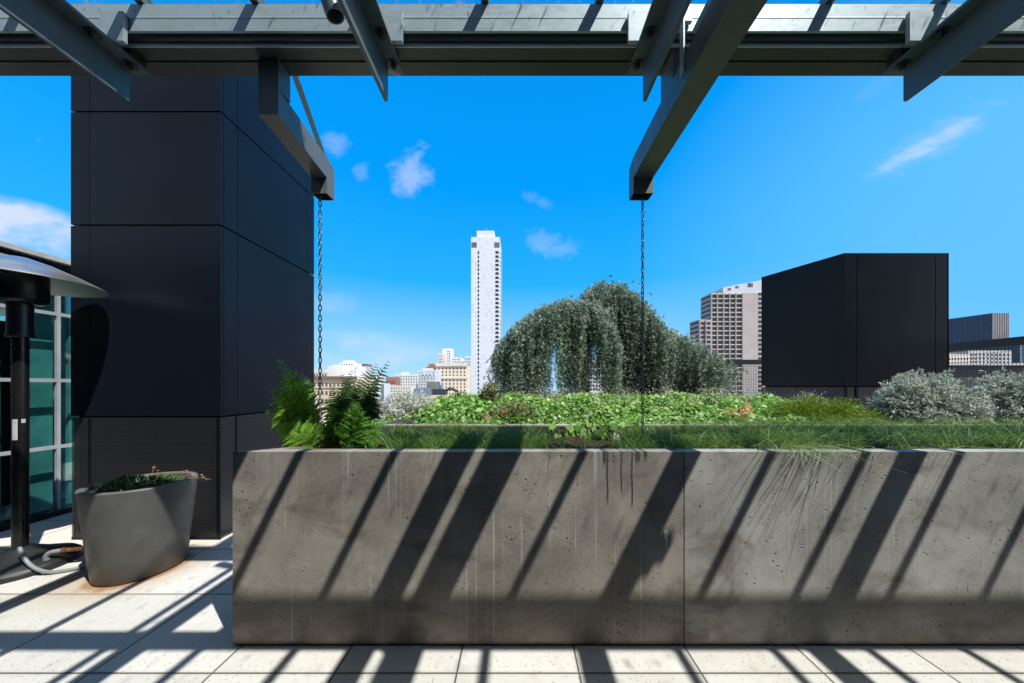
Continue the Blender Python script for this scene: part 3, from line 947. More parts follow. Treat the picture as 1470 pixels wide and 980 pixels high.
# the building that carries the pergola, behind the viewer
rb = empty('rear_building', (0, -5, 0), 'dark building front closing the terrace behind the camera, pergola fixed to it', 'building')
b = MB(); b.box(-13.5, 12.0, -6.5, -3.75, 0.0, 3.45); b.build('wall', simple('dark facade', (0.035, 0.036, 0.04), 0.5), rb)
b = MB(); b.box(-6.3, 12.0, -3.745, 0.21, 2.75, 3.19); b.build('shade_soffit', simple('shade_soffit', (0.045, 0.046, 0.05), 0.6), rb)  # unseen overhang, added to cut light bouncing onto the planter wall
b = MB(); b.box(-9, 45, -40, -20, -45, 46); b.build('sky_blocker', simple('dark sky blocker', (0.05, 0.052, 0.06), 0.5), rb)  # unseen block, added to keep sky light off the planter wall
for x in (-4.0, -1.6, 0.8, 3.2, 5.6):
    b = MB(); b.box(x - 1.0, x + 1.0, -3.748, -3.72, 0.05, 2.6); b.build('window', M['int_dark'], rb)

# ------------------------------------------------------------------ patio heater
HX, HY = -3.885, 2.50
ht = empty('patio_heater', (HX, HY, 0), 'black patio heater with wide aluminium reflector beside the glass wall', 'heater')
b = MB(); b.lathe([(0, 0), (0.295, 0), (0.300, 0.012), (0.297, 0.035), (0.27, 0.062), (0.16, 0.105), (0.075, 0.150), (0.055, 0.165), (0, 0.165)], (HX, HY, 0.001), 72)
b.build('base', M['rubber'], ht, True)
b = MB(); b.lathe([(0, .16), (.040, .16), (.040, 1.80), (0, 1.80)], (HX, HY, 0), 36); b.build('pole', M['black_metal'], ht, True)
b = MB(); b.lathe([(0, 1.795), (.064, 1.795), (.069, 1.80), (.066, 1.815), (.062, 1.83), (.062, 2.06), (0, 2.06)], (HX, HY, 0), 40); b.build('emitter', M['emitter'], ht, True)
b = MB(); b.lathe([(0, 2.055), (.10, 2.055), (.128, 2.075), (.134, 2.09), (.134, 2.285), (0, 2.285)], (HX, HY, 0), 48); b.build('burner_housing', M['black_metal'], ht, True)
b = MB(); b.lathe([(0, 2.42), (.05, 2.415), (.16, 2.375), (.30, 2.305), (.39, 2.252), (.425, 2.231), (.429, 2.226), (.426, 2.222), (.39, 2.246), (.30, 2.299), (.16, 2.367), (0, 2.40)], (HX, HY, 0), 96); b.build('reflector', M['alu'], ht, True)
b = MB()
for (ang, z0, z1, w) in ((-0.35, 1.00, 1.16, .18), (0.75, 1.13, 1.16, .12)):
    th0 = -math.pi / 2 + 0.95 + ang - .6
    vs = []
    for k in range(7):
        t = th0 + w * 4 * k / 6
        vs.append([b.bm.verts.new((HX + .0412 * math.cos(t), HY + .0412 * math.sin(t), z)) for z in (z0, z1)])
    for q, w_ in zip(vs, vs[1:]): b.bm.faces.new((q[0], w_[0], w_[1], q[1]))
b.build('paper_tag', M['label'], ht, fix=False)
b = MB()
for t in (-.2, .9, 2.2, 4.0):
    b.lathe([(0, 0), (.004, 0), (.004, .002), (0, .003)], (HX + .040 * math.cos(t - 1), HY + .040 * math.sin(t - 1), 1.70), 8)
b.build('rivet', M['bright'], ht)
# gas conduit rising from the floor to the pole, and the elbow beside it
b = MB()
def arc(p, n=16):
    p = [Vector(q) for q in p]; out = []
    for i in range(n + 1):
        t = i / n; a = [q.copy() for q in p]
        while len(a) > 1: a = [u * (1 - t) + v * t for u, v in zip(a, a[1:])]
        out.append(a[0])
    return out
pts = arc([P(28, 786, 2.40), P(34, 800, 2.38), P(44, 836, 2.36), P(92, 820, 2.42), P(120, 815, 2.48)], 24)
for p in pts: p.z = max(p.z, 0.014)
b.tube(pts, 0.0125, 12); cnd = b.build('gas_conduit', M['pvc'], None, True)
tag(cnd, 'grey flexible conduit curving from the heater pole across the paving', 'pipe')
el = empty('pipe_elbow', (P(66, 818, 2.48).x, 2.48, 0), 'grey pipe elbow with rusty fitting standing between heater and round pot', 'pipe')
ex, ey = P(66, 818, 2.48).x, 2.48
b = MB(); b.tube([(ex, ey, 0.0), (ex, ey, .085)] + arc([(ex, ey, .085), (ex, ey, .125), (ex + .04, ey + .02, .125)], 8) + [(ex + .075, ey + .035, .125)], .017, 14)
b.tube([(ex, ey, .05), (ex, ey, .075)], .022, 14); b.build('elbow', M['pvc'], el, True)
b = MB(); b.tube([(ex + .075, ey + .035, .125), (ex + .10, ey + .045, .125)], .0215, 8); b.tube([(ex + .10, ey + .045, .125), (ex + .20, ey + .075, .123)], .016, 12); b.build('fitting', M['brass'], el, True)
b = MB(); b.tube([(ex + .20, ey + .075, .123), (ex + .235, ey + .085, .12), (ex + .33, ey + .105, .075), (ex + .40, ey + .13, .02)], .012, 10); b.build('hose', M['rubber'], el, True)

# ------------------------------------------------------------------ round pot
PXC, PYC = -2.925, 2.492
pot = empty('round_pot', (PXC, PYC, 0), 'tapered dark grey round pot with a thick rim holding succulents', 'pot')
b = MB(); b.lathe([(0, 0.004), (.238, 0.004), (.246, .012), (.307, .655), (.309, .668), (.304, .674), (.268, .674), (.262, .668), (.258, .60), (0, .60)], (PXC, PYC, 0), 96)
b.build('body', M['pot'], pot, True)
b = MB(); b.lathe([(0, .625), (.12, .622), (.2585, .606)], (PXC, PYC, 0), 40); b.build('soil', M['soil'], pot, True)
b = MB(); b.box(-3.155, -3.10, 2.375, 2.385, .66, .688); b.build('plant_tag', M['label'], pot)

# ------------------------------------------------------------------ leaf templates
LEAF = ([(0, 0, 0), (-.5, .45, .10), (0, .5, 0), (.5, .45, .10), (0, 1, -.08)], [(0, 2, 1), (0, 3, 2), (1, 2, 4), (2, 3, 4)])
# lobed leaf, like a grape or geranium leaf
LOBE = ([(0, 0.1, 0), (-.30, -.06, -.02), (-.56, .22, .06), (-.40, .40, .02), (-.46, .74, -.03), (-.16, .68, .04), (0, 1.0, -.08),
         (.16, .68, .04), (.46, .74, -.03), (.40, .40, .02), (.56, .22, .06), (.30, -.06, -.02)],
        [(0, 2, 1), (0, 3, 2), (0, 4, 3), (0, 5, 4), (0, 6, 5), (0, 7, 6), (0, 8, 7), (0, 9, 8), (0, 10, 9), (0, 11, 10)])
tuft_v, tuft_f = [(0, 0, 0)], []
for k in range(6):
    a = 2 * math.pi * k / 6 + 0.3
    up = (0.25, 0.8, 0.5)[k % 3]
    dx, dz = math.cos(a), math.sin(a)
    px_, pz_ = -dz, dx
    i = len(tuft_v)
    tuft_v += [(dx * .55 - px_ * .17, up * .6, dz * .55 - pz_ * .17), (dx * .55 + px_ * .17, up * .6, dz * .55 + pz_ * .17), (dx * .9, up, dz * .9)]
    tuft_f.append((0, i, i + 2, i + 1))
TUFT = (tuft_v, tuft_f)


def vnoise(x, y, s, seed=0):
    """cheap smooth value built from sines"""
    r = np.random.default_rng(seed); out = 0
    for k in range(5):
        a = r.uniform(0, 6.283); f = s * (0.6 + 0.5 * k); p = r.uniform(0, 6.283)
        out = out + np.sin((x * math.cos(a) + y * math.sin(a)) * f + p) / (1 + .4 * k)
    return out / 2.6


# succulents in the pot
n = 900
ang = RNG.uniform(0, 2 * np.pi, n); rad = .235 * np.sqrt(RNG.uniform(0, 1, n))
x = PXC - .015 + rad * np.cos(ang); y = PYC + rad * np.sin(ang)
h = .645 + .105 * np.clip(1 - (rad / .25) ** 2, 0, 1) * (0.75 + .4 * vnoise(x, y, 14, 3)) - .02
cen = np.stack([x, y, h - .015], 1)
d = np.stack([np.cos(ang) * .5, np.sin(ang) * .5, np.ones(n)], 1) + RNG.normal(size=(n, 3)) * .45
o = scatter('succulent', *LEAF, cen, d, rand_dirs(n), np.stack([RNG.uniform(.010, .016, n), RNG.uniform(.025, .045, n), RNG.uniform(.02, .03, n)], 1), M['succ'])
tag(o, 'mound of pointed green succulent rosettes growing in the round pot', 'succulent')
fs = empty('dried_flower', (PXC + .1, PYC + .08, .62), 'dried pinkish seed stalks arching over the pot rim', 'flower')
sb = MB(); hc, hd = [], []
for (tip, st) in (((282, 683), (232, 692)), ((303, 688), (240, 690)), ((276, 702), (236, 690)), ((222, 668), (216, 690)), ((271, 674), (236, 692)), ((297, 684), (240, 692)), ((228, 674), (220, 690))):
    p0, p2 = P(*st, 2.56), P(*tip, 2.60)
    p0.z = .635
    mid = (p0 + p2) / 2 + Vector((0, 0, .05))
    pts = arc([p0, mid, p2], 10)
    sb.tube(pts, .0016, 5)
    for k in range(9):
        t = RNG.uniform(.72, 1.0); q = pts[int(t * 10)]
        hc.append(q + Vector(RNG.normal(size=3) * .006)); hd.append(RNG.normal(size=3) + np.array([.3, 0, -.3]))
sb.build('stalk', M['dry'], fs)
nh = len(hc)
scatter('seed_head', *LEAF, np.array(hc), np.array(hd), rand_dirs(nh), np.stack([np.full(nh, .009), RNG.uniform(.014, .022, nh), np.full(nh, .01)], 1), M['dry'], fs)


# ------------------------------------------------------------------ weeping cedar
def polyline(pts, n):
    pts = np.asarray(pts, float); seg = np.linalg.norm(np.diff(pts, axis=0), axis=1); s = np.concatenate(([0], np.cumsum(seg)))
    t = np.linspace(0, s[-1], n)
    return np.stack([np.interp(t, s, pts[:, k]) for k in range(3)], 1)


def px3(l): return [tuple(P(a, b_, c)) for a, b_, c in l]


ced = empty('weeping_cedar', (PX(862, 5.6), 5.6, 1.0), 'weeping blue cedar with curtains of grey green needles trailing into the lime leaves', 'tree')
limbs = {   # name: (pixel path with depth, strands, spread in depth, end row range)
    'left_low': ([(858, 452, 5.6), (815, 438, 5.5), (775, 450, 5.4), (745, 468, 5.35), (722, 492, 5.3), (708, 520, 5.3)], 150, .30, (535, 582)),
    'left_high': ([(866, 446, 5.6), (840, 437, 5.35), (808, 436, 5.25), (778, 446, 5.2), (752, 462, 5.2), (733, 482, 5.2)], 170, .32, (530, 582)),
    'front': ([(842, 440, 5.5), (856, 447, 5.1), (872, 463, 5.0), (882, 482, 4.95), (888, 505, 4.9)], 75, .14, (520, 580)),
    'top': ([(846, 436, 5.7), (838, 424, 5.75), (855, 412, 5.8), (875, 411, 5.8), (898, 425, 5.8), (915, 440, 5.75)], 170, .35, (500, 585)),
    'right_mid': ([(880, 418, 5.8), (905, 430, 5.7), (925, 450, 5.6), (940, 470, 5.5), (952, 488, 5.45)], 140, .34, (530, 585)),
    'right_arch': ([(915, 450, 5.7), (945, 474, 5.6), (975, 488, 5.5), (1000, 500, 5.4), (1022, 512, 5.35), (1042, 530, 5.3)], 190, .30, (540, 582)),
    'right_low': ([(930, 470, 5.9), (965, 486, 5.9), (990, 496, 5.8), (1015, 512, 5.7), (1028, 530, 5.6)], 90, .25, (540, 585)),
}
tc, td, ts_ = [], [], []
bt = MB()
for nm, (path, ns, spread, (e0, e1)) in limbs.items():
    pl_ = polyline(px3(path), 80)
    length = np.linalg.norm(np.diff(pl_, axis=0), axis=1).sum()
    bt.tube([Vector(p) - Vector((0, 0, .03)) for p in pl_[::5]], [max(.008, .035 * (1 - k / 16)) for k in range(16)], 7)
    rows = 4 if spread > .2 else 2
    for row in range(rows):
        phs = RNG.uniform(0, 6.283, 4)
        nst = int(length / .0125)
        for k in range(nst):
            t = (k + RNG.uniform()) / nst
            cen = pl_[min(79, int(t * 79))].copy()
            dy = (row - (rows - 1) / 2) * spread * .62 + RNG.normal() * .07
            cen[1] += dy; cen[0] += RNG.normal() * .02
            ripple = .028 * math.sin(t * length * 21 + phs[0]) + .018 * math.sin(t * length * 47 + phs[1])
            cen[2] += ripple + RNG.uniform(-.04, .02) - .06 * (dy / spread) ** 2
            pxc = VX + cen[0] / cen[1] * F
            pyc = VY - (cen[2] - EYE) / cen[1] * F
            # curtains: neighbouring strands share a length; here and there they stop short
            g = .5 + .5 * math.sin(t * length * 15 + phs[2]) * math.cos(t * length * 6.3 + phs[3])
            yend = e0 + (e1 - e0) * min(1, max(0, g + RNG.normal() * .25))
            if g < .30: yend = pyc + (yend - pyc) * RNG.uniform(.10, .55)
            if nm in ('left_low', 'left_high', 'front', 'top') and 841 < pxc < 861 and RNG.uniform() < .93: yend = min(yend, max(pyc + RNG.uniform(8, 34), 460 + RNG.uniform(0, 40)))
            if nm != 'front' and 735 < pxc < 742 and row > 0: yend = pyc + RNG.uniform(30, 70)
            if nm.startswith('left') and 784 < pxc < 802 and RNG.uniform() < .9: yend = pyc + RNG.uniform(12, 60)
            zend = EYE + (VY - yend) / F * cen[1]
            L_ = max(.05, cen[2] - zend)
            m = max(3, int(L_ / .0145)); tt = np.linspace(0, 1, m); drop = tt * L_
            a0 = RNG.uniform(0, 6.283); r0 = RNG.uniform(.02, .11)
            outw = 1 - np.exp(-drop * 7)
            ph = RNG.uniform(0, 6.283)
            sx = cen[0] + math.cos(a0) * r0 * outw + .02 * np.sin(drop * 4 + ph)
            sy = cen[1] + math.sin(a0) * r0 * outw + .02 * np.cos(drop * 5 + ph)
            sz = cen[2] + .03 * np.sin(np.clip(drop / .12, 0, 1) * np.pi) - drop
            kn = .007 + .017 * np.abs(np.sin(drop * 10 + ph))
            c3 = np.stack([sx, sy, sz], 1) + RNG.normal(size=(m, 3)) * kn[:, None]
            keep = RNG.uniform(size=m) < (.92 - .28 * tt)
            dd = np.stack([math.cos(a0) * .8 + RNG.normal(size=m) * .6, math.sin(a0) * .8 - .35 + RNG.normal(size=m) * .6, -.25 + RNG.normal(size=m) * .5], 1)
            capm = drop < .08
            dd[capm, 2] = RNG.uniform(0, 1, capm.sum())
            tc.append(c3[keep]); td.append(dd[keep])
            ts_.append((RNG.uniform(.017, .032, m) * (1.1 - .35 * tt))[keep])
tc, td, ts_ = np.concatenate(tc), np.concatenate(td), np.concatenate(ts_)
scatter('crown', *TUFT, tc, td, rand_dirs(len(tc)), ts_, M['cedar'], ced)
# short ragged sprays along the tops of the limbs
sc_, sd_, ss_ = [], [], []
for nm, (path, ns, spread, _) in limbs.items():
    pl_ = polyline(px3(path), 80)
    for k in range(int(ns * .55)):
        q0 = pl_[RNG.integers(0, 80)] + np.array([RNG.normal() * .03, RNG.normal() * spread * .8, RNG.uniform(-.05, .02)])
        d0 = unit(np.array([RNG.normal() * .8, RNG.normal() * .6, RNG.uniform(-.1, .9)])); Ls = RNG.uniform(.03, .085)
        m = int(Ls / .009); tt = np.linspace(0, 1, m)[:, None]
        sc_.append(q0 + d0 * tt * Ls + np.array([0, 0, -1]) * tt ** 2 * Ls * .7 + RNG.normal(size=(m, 3)) * .007)
        sd_.append(d0 * (1 - tt) + np.array([0, 0, -1.0]) * tt * .7 + RNG.normal(size=(m, 3)) * .5); ss_.append(RNG.uniform(.018, .034, m) * (1.1 - .5 * tt[:, 0]))
sc_, sd_, ss_ = np.concatenate(sc_), np.concatenate(sd_), np.concatenate(ss_)
scatter('crown_top', *TUFT, sc_, sd_, rand_dirs(len(sc_)), ss_, M['cedar'], ced)
# stray shoots
for (a, b_) in (((712, 500), (698, 520)), ((709, 512), (694, 543)), ((885, 500), (893, 560)), ((925, 470), (935, 520)), ((1030, 530), (1043, 552)), ((700, 540), (703, 560))):
    p0, p1 = np.array(P(*a, 5.25)), np.array(P(*b_, 5.2)); stc, std = [], []
    for t in np.linspace(0, 1, 26):
        stc.append(p0 * (1 - t) + p1 * t + np.array([.03 * math.sin(t * 3), 0, .02 * math.sin(t * 3)]) + RNG.normal(size=3) * .006); std.append(p1 - p0 + RNG.normal(size=3) * .3)
    scatter('shoot', *TUFT, np.array(stc), np.array(std), rand_dirs(len(stc)), RNG.uniform(.016, .028, len(stc)), M['cedar'], ced)
bt.build('limb', M['bark'], ced, True)
b = MB()
b.tube([(PX(880, 5.7), 5.75, 0.98), (PX(872, 5.7), 5.72, 1.5), (PX(868, 5.7), 5.7, 2.2), (PX(862, 5.7), 5.68, 2.7), (PX(855, 5.75), 5.7, 3.05)], [.10, .085, .07, .055, .03], 12)
b.build('trunk', M['bark'], ced, True)

# ------------------------------------------------------------------ lime ground cover in the rear planter
def cover_z(x, y):
    t = np.clip((y - 2.95) / 1.6, 0, 1)
    z = 1.07 + .215 * np.sin(t * np.pi / 2) + .055 * vnoise(x, y, 4.2, 5) + .045 * vnoise(x, y, 12, 6)
    px = VX + x / y * F
    z = z + np.where(px < 700, .02 * (700 - px) / 100, 0)
    z = z - np.clip((px - 1080) / 170, 0, 1) * .16
    z = z - np.clip((640 - px) / 85, 0, 1) * .20
    return z


n = 27000
y = 2.90 + 1.9 * RNG.uniform(0, 1, n) ** 1.15
px = RNG.uniform(556, 1235, n)
x = (px - VX) / F * y
dep = RNG.uniform(0, 1, n) ** 1.4 * .17
z = cover_z(x, y) - dep
cen = np.stack([x, y, z], 1)
nr = np.stack([.15 + RNG.normal(size=n) * .62, -.45 + RNG.normal(size=n) * .55, np.ones(n)], 1)
az = RNG.uniform(0, 6.283, n)
d = np.stack([np.cos(az), np.sin(az) - .3, -.25 + RNG.normal(size=n) * .2], 1)
sz = RNG.uniform(.024, .056, n) * np.where(RNG.uniform(size=n) < .15, .6, 1)
o = scatter('leafy_ground_cover', *LOBE, cen, d, nr, sz, M['lime'])
tag(o, 'lime green lobed ground cover spilling over the rear planter wall', 'ground cover', kind='stuff')
# a few leaves hanging over the wall
n = 60
px = np.concatenate([RNG.normal(830, 10, 22), RNG.normal(862, 14, 20), RNG.uniform(780, 1000, 18)]); y = RNG.uniform(2.80, 2.90, n)
cen = np.stack([(px - VX) / F * y, y, RNG.uniform(.985, 1.10, n)], 1)
d = np.stack([RNG.normal(size=n) * .4, -np.ones(n) * .4, -np.ones(n)], 1); nr = np.stack([RNG.normal(size=n) * .3, -np.ones(n), .5 * np.ones(n)], 1)
o = scatter('trailing_leaves', *LOBE, cen, d, nr, RNG.uniform(.05, .085, n), M['lime'])
tag(o, 'few lobed leaves drooping over the planter edge above its dark face', 'leaves', kind='stuff')


def flower_heads(name, spots, label, mat='flower', size=.016, per=60, r=.05, kind=None, cat='flower'):
    cs = []
    for (px_, py_, Y_, rr) in spots:
        c = np.array(P(px_, py_, Y_)); cs.append(c + RNG.normal(size=(per, 3)) * rr * np.array([1, 1, .7]))
    cs = np.concatenate(cs); m = len(cs)
    o = scatter(name, *LEAF, cs, rand_dirs(m) + np.array([0, 0, .5]), rand_dirs(m), np.stack([RNG.uniform(.6, 1, m) * size, RNG.uniform(.9, 1.4, m) * size, np.full(m, size)], 1), M[mat])
    return tag(o, label, cat, kind=kind)


spots = [(RNG.uniform(750, 1100), RNG.uniform(558, 588), RNG.uniform(3.5, 4.4), .035) for _ in range(44)] + [(772, 560, 4.3, .06), (785, 566, 4.1, .05), (842, 592, 3.25, .04), (880, 572, 3.8, .05), (905, 578, 3.7, .05), (935, 562, 4.3, .05), (955, 560, 4.4, .04)]
flower_heads('seed_flowers', spots, 'grey pink spent flower heads scattered through the lime ground cover', per=46, kind='stuff')
flower_heads('sage_flower', [(1150 + 12 * k % 30, 572 + (k * 5) % 9, 4.0, .05) for k in range(4)] + [(1160, 567, 4.0, .04), (1128, 580, 3.9, .05), (1172, 576, 4.0, .04)], 'clump of whitish sage flowers right of the lime leaves, against the black enclosure', mat='flower', per=90)
flower_heads('grey_shrub', [(1072, 568, 4.9, .06), (1088, 566, 4.9, .06), (1100, 572, 4.8, .06), (1060, 572, 4.9, .05), (1082, 574, 4.8, .07)], 'small grey green shrub below the mesh screen left of the black enclosure', mat='silver', per=140, cat='shrub')
# dry yellow brown leaves
n = 34
px = RNG.choice([1052, 1075, 1048, 1070, 716, 700], n) + RNG.normal(size=n) * 5; y = RNG.uniform(3.1, 3.5, n)
cen = np.stack([(px - VX) / F * y, y, cover_z((px - VX) / F * y, y) + .02], 1)
o = scatter('dry_leaves', *LOBE, cen, rand_dirs(n), rand_dirs(n) + np.array([0, -.6, 1]), RNG.uniform(.04, .07, n), leaf('dry leaf', [(.28, .13, .05), (.42, .24, .10), (.5, .36, .18)], .3))
tag(o, 'few withered orange brown leaves among the lime ground cover', 'leaves', kind='stuff')


def bush(name, label, cat, px0, py_top, halfw_px, Y, z0, mat, nt, nl, lsize, ry=.8, seed=1, group=None, squash=1.0, stemr=.0035, asp=.30):
    """twigs fan from the base to a dome; leaves sit along their outer half"""
    r = np.random.default_rng(seed)
    cx, zt = PX(px0, Y), PZ(py_top, Y)
    hw = halfw_px / F * Y; hh = zt - z0
    root = empty(name, (cx, Y, z0), label, cat, group)
    st = MB(); cs, ds, ss = [], [], []
    for k in range(nt):
        v = r.normal(size=3); v[2] = abs(v[2]) * squash + .05; v /= np.linalg.norm(v)
        bmp = 1 + .10 * math.sin(v[0] * 7 + seed) * math.cos(v[1] * 6 + v[2] * 5) + r.normal() * .035
        if r.uniform() < .10: bmp += r.uniform(.02, .12)
        tip = np.array([cx + v[0] * hw * bmp, Y + v[1] * hw * ry * bmp, z0 + v[2] * hh * bmp])
        b0 = np.array([cx + v[0] * hw * .12, Y + v[1] * hw * .12, z0 - .02])
        mid = (b0 + tip) / 2 + np.array([0, 0, .12 * hh])
        t = np.sort(r.uniform(.45, 1.0, nl)); t = t[:, None]
        p = b0 * (1 - t) ** 2 + 2 * mid * t * (1 - t) + tip * t ** 2
        dirv = 2 * (1 - t) * (mid - b0) + 2 * t * (tip - mid)
        cs.append(p + r.normal(size=p.shape) * .008); ds.append(unit(dirv) * .7 + r.normal(size=p.shape) * .75); ss.append(lsize * r.uniform(.6, 1.25, nl) * (1.1 - .3 * t[:, 0]))
        if k % 5 == 0: st.tube([Vector(b0), Vector(b0 * .25 + mid * .5 + tip * .25), Vector(tip)], [stemr, stemr * .7, stemr * .3], 4, False)
    cs, ds, ss = np.concatenate(cs), np.concatenate(ds), np.concatenate(ss); m = len(cs)
    scatter('foliage', *LEAF, cs, ds, r.normal(size=(m, 3)) + np.array([0, 0, .4]), np.stack([ss * asp, ss, ss * .5], 1), M[mat], root)
    st.build('stem', M['stem'], root)
    return root


bush('silver_bush', 'rounded silver grey bush in front of the black enclosure, left of its twin', 'shrub', 1326, 539, 68, 3.35, .98, 'silver', 900, 46, .046, .75, 3, 'silver bushes', .9)
bush('silver_bush', 'silver grey bush cut off by the right edge of the photo, below the mesh fence', 'shrub', 1466, 536, 62, 3.75, .98, 'silver', 850, 46, .050, .75, 4, 'silver bushes', .9)
bush('white_bush', 'pale whitish grey bush between the dark fern and the lime leaves', 'shrub', 583, 564, 48, 3.9, 1.0, 'grey_leaf', 520, 30, .036, .8, 5, None, 1.0)
bush('cream_shrub', 'cream and green variegated shrub left of the weeping cedar', 'shrub', 703, 551, 20, 3.9, 1.05, 'cream', 200, 22, .036, .8, 6, None, 1.3, asp=.55)
bush('cream_shrub', 'low cream variegated shrub at the foot of the cedar along the wall', 'shrub', 735, 576, 45, 3.3, 1.0, 'cream', 260, 24, .030, .7, 7, None, .8, asp=.55)
bush('olive_mound', 'smooth yellow olive mound plant rising behind the long grass', 'shrub', 1172, 571, 88, 3.5, .98, 'olive', 1300, 28, .040, .55, 8, None, .8, asp=.16)


# ------------------------------------------------------------------ ferns
def fern(name, label, base, tips, mat, Lp=.10, seed=1, group=None, npin=26):
    r = np.random.default_rng(seed)
    bp = np.array(base)
    root = empty(name, tuple(base), label, 'fern', group)
    V, Fc = [], []
    st = MB()
    for (tip, sag, wide) in tips:
        tp = np.array(tip)
        b0 = bp + r.normal(size=3) * np.array([.03, .03, 0])
        mid = (b0 + tp) / 2 + np.array([(tp[0] - b0[0]) * -.12, 0, sag])
        pts = []
        for t in np.linspace(0, 1, npin + 1):
            pts.append(b0 * (1 - t) ** 2 + 2 * mid * t * (1 - t) + tp * t ** 2)
        pts = np.array(pts)
        st.tube([Vector(p) for p in pts[::3]], [.003 * (1 - .8 * k / len(pts[::3])) for k in range(len(pts[::3]))], 5, False)
        roll = r.normal() * .5
        for i in range(2, npin + 1):
            t = i / npin
            L_ = wide * Lp * (math.sin(math.pi * min(1, (t * .92 + .06)) ** .75) * .95 + .08) * r.uniform(.85, 1.12)
            d = unit(pts[min(i + 1, npin)] - pts[i - 1])
            side = np.cross(d, np.array([math.sin(roll) * .6, -1.0, .35])); side = unit(side)
            nrm = np.cross(side, d)
            for s in (-1, 1):
                dirp = unit(side * s * .9 + d * .48 + nrm * r.normal() * .18 - np.array([0, 0, .12 * r.uniform()]))
                wv = unit(np.cross(dirp, nrm + r.normal(size=3) * .12))
                # a pinna: a tapering blade, toothed along both edges, drooping to its tip
                K = 6; w0 = L_ * .155
                for q in range(K):
                    a0, a1 = q / K, (q + 1) / K
                    w_a = w0 * (1 - a0) ** .7; w_b = w0 * (1 - a1) ** .7 * .72
                    c0 = pts[i] + dirp * L_ * a0 - np.array([0, 0, .16 * L_ * a0 ** 2]); c1 = pts[i] + dirp * L_ * a1 - np.array([0, 0, .16 * L_ * a1 ** 2])
                    for s2 in (-1, 1):
                        k = len(V)
                        V += [c0, c0 + (wv * s2 + dirp * .25) * w_a + nrm * w_a * .25, c1 + wv * s2 * w_b + nrm * w_b * .25, c1]
                        Fc += [k, k + 1, k + 2, k + 3]
    mesh_np('fronds', np.array(V), Fc, [4] * (len(Fc) // 4), M[mat] if isinstance(mat, str) else mat, root)
    st.build('rachis', M['stem'], root)
    return root


def tp(px_, py_, Y_): return tuple(P(px_, py_, Y_))


fern('fern', 'bright green fern with a tall plume against the dark tower', (PX(455, 2.12), 2.12, .96),
     [(tp(400, 518, 2.22), .06, 1.0), (tp(386, 556, 2.10), .12, .9), (tp(383, 590, 2.10), .10, .8), (tp(437, 540, 2.45), .05, .75), (tp(400, 612, 2.0), .08, .75), (tp(418, 548, 2.15), .05, .7)],
     'fern_light', .150, 1)
fern('fern', 'dark feathery fern with its longest frond pointing up right at the skyline', (PX(500, 2.32), 2.32, .96),
     [(tp(559, 515, 2.35), .03, .80), (tp(540, 523, 2.4), .03, .8), (tp(548, 545, 2.3), .03, .8), (tp(492, 535, 2.45), .02, .75), (tp(505, 530, 2.5), .02, .75), (tp(475, 552, 2.4), .03, .75), (tp(520, 535, 2.45), .02, .75), (tp(462, 570, 2.45), .04, .7), (tp(550, 570, 2.4), .05, .75), (tp(545, 590, 2.3), .05, .7), (tp(515, 552, 2.3), .02, .7), (tp(488, 560, 2.3), .02, .7), (tp(530, 560, 2.5), .02, .7)],
     'fern_dark', .165, 2)
fern('fern', 'low mid green fern at the planter lip beside the chain, fronds arching forward', (PX(498, 2.02), 2.02, .95),
     [(tp(506, 574, 1.98), .05, .9), (tp(478, 586, 1.95), .06, .85), (tp(540, 612, 1.98), .10, .8), (tp(470, 610, 1.92), .08, .8), (tp(552, 632, 1.95), .11, .75), (tp(520, 590, 1.94), .06, .8), (tp(455, 618, 1.98), .09, .75), (tp(556, 604, 2.1), .08, .8)],
     leaf('mid fern', [(.045, .13, .018), (.10, .23, .032), (.18, .34, .06)], .3, .45), .155, 3)


# ------------------------------------------------------------------ fine grass in the front planter
def grass(n, px_fn, y_fn, L_fn, lean_fn, droop, width=.0016, zb=.965, back=False):
    px = px_fn(n); y = y_fn(n); x = (px - VX) / F * y
    L_ = L_fn(px, n)
    az = lean_fn(px, n)
    inc = np.abs(RNG.normal(size=n)) * .30 + .10
    K = 5
    t = np.linspace(0, 1, K)
    hx = np.cos(az); hy = np.sin(az)
    if back: hy = np.where((hy < 0) & (y < 2.12), hy * -.35, hy)
    dr = droop * RNG.uniform(.5, 1.5, n)
    out = (np.outer(inc, t) + np.outer(dr, t ** 2.2)) * L_[:, None]
    up = (t[None] - np.outer(dr * .55, t ** 2.6)) * L_[:, None]
    cx = x[:, None] + out * hx[:, None]; cy = y[:, None] + out * hy[:, None]; cz = zb + up
    cen = np.stack([cx, cy, cz], 2)
    wv = np.stack([-hy, hx, RNG.normal(size=n) * .3], 1); wv[:, 0] += RNG.normal(size=n) * .6; wv = unit(wv)
    w = width * RNG.uniform(.7, 1.3, n)[:, None] * np.array([1, 1, .85, .6, .12])[None]
    A = cen - wv[:, None] * w[..., None]; B_ = cen + wv[:, None] * w[..., None]
    V = np.stack([A, B_], 2).reshape(n, K * 2, 3)
    base = np.array([[2 * k, 2 * k + 1, 2 * k + 3, 2 * k + 2] for k in range(K - 1)]).ravel()
    Fl = (base[None] + (np.arange(n) * K * 2)[:, None]).ravel()
    return V.reshape(-1, 3), Fl, n * (K - 1)


def add_grass(name, parts, label):
    Vs, Fs, cnt, off = [], [], 0, 0
    for V, Fl, m in parts:
        Vs.append(V); Fs.append(Fl + off); off += len(V); cnt += m
    o = mesh_np(name, np.concatenate(Vs), np.concatenate(Fs), [4] * cnt, M['grass'])
    return tag(o, label, 'grass', kind='stuff')


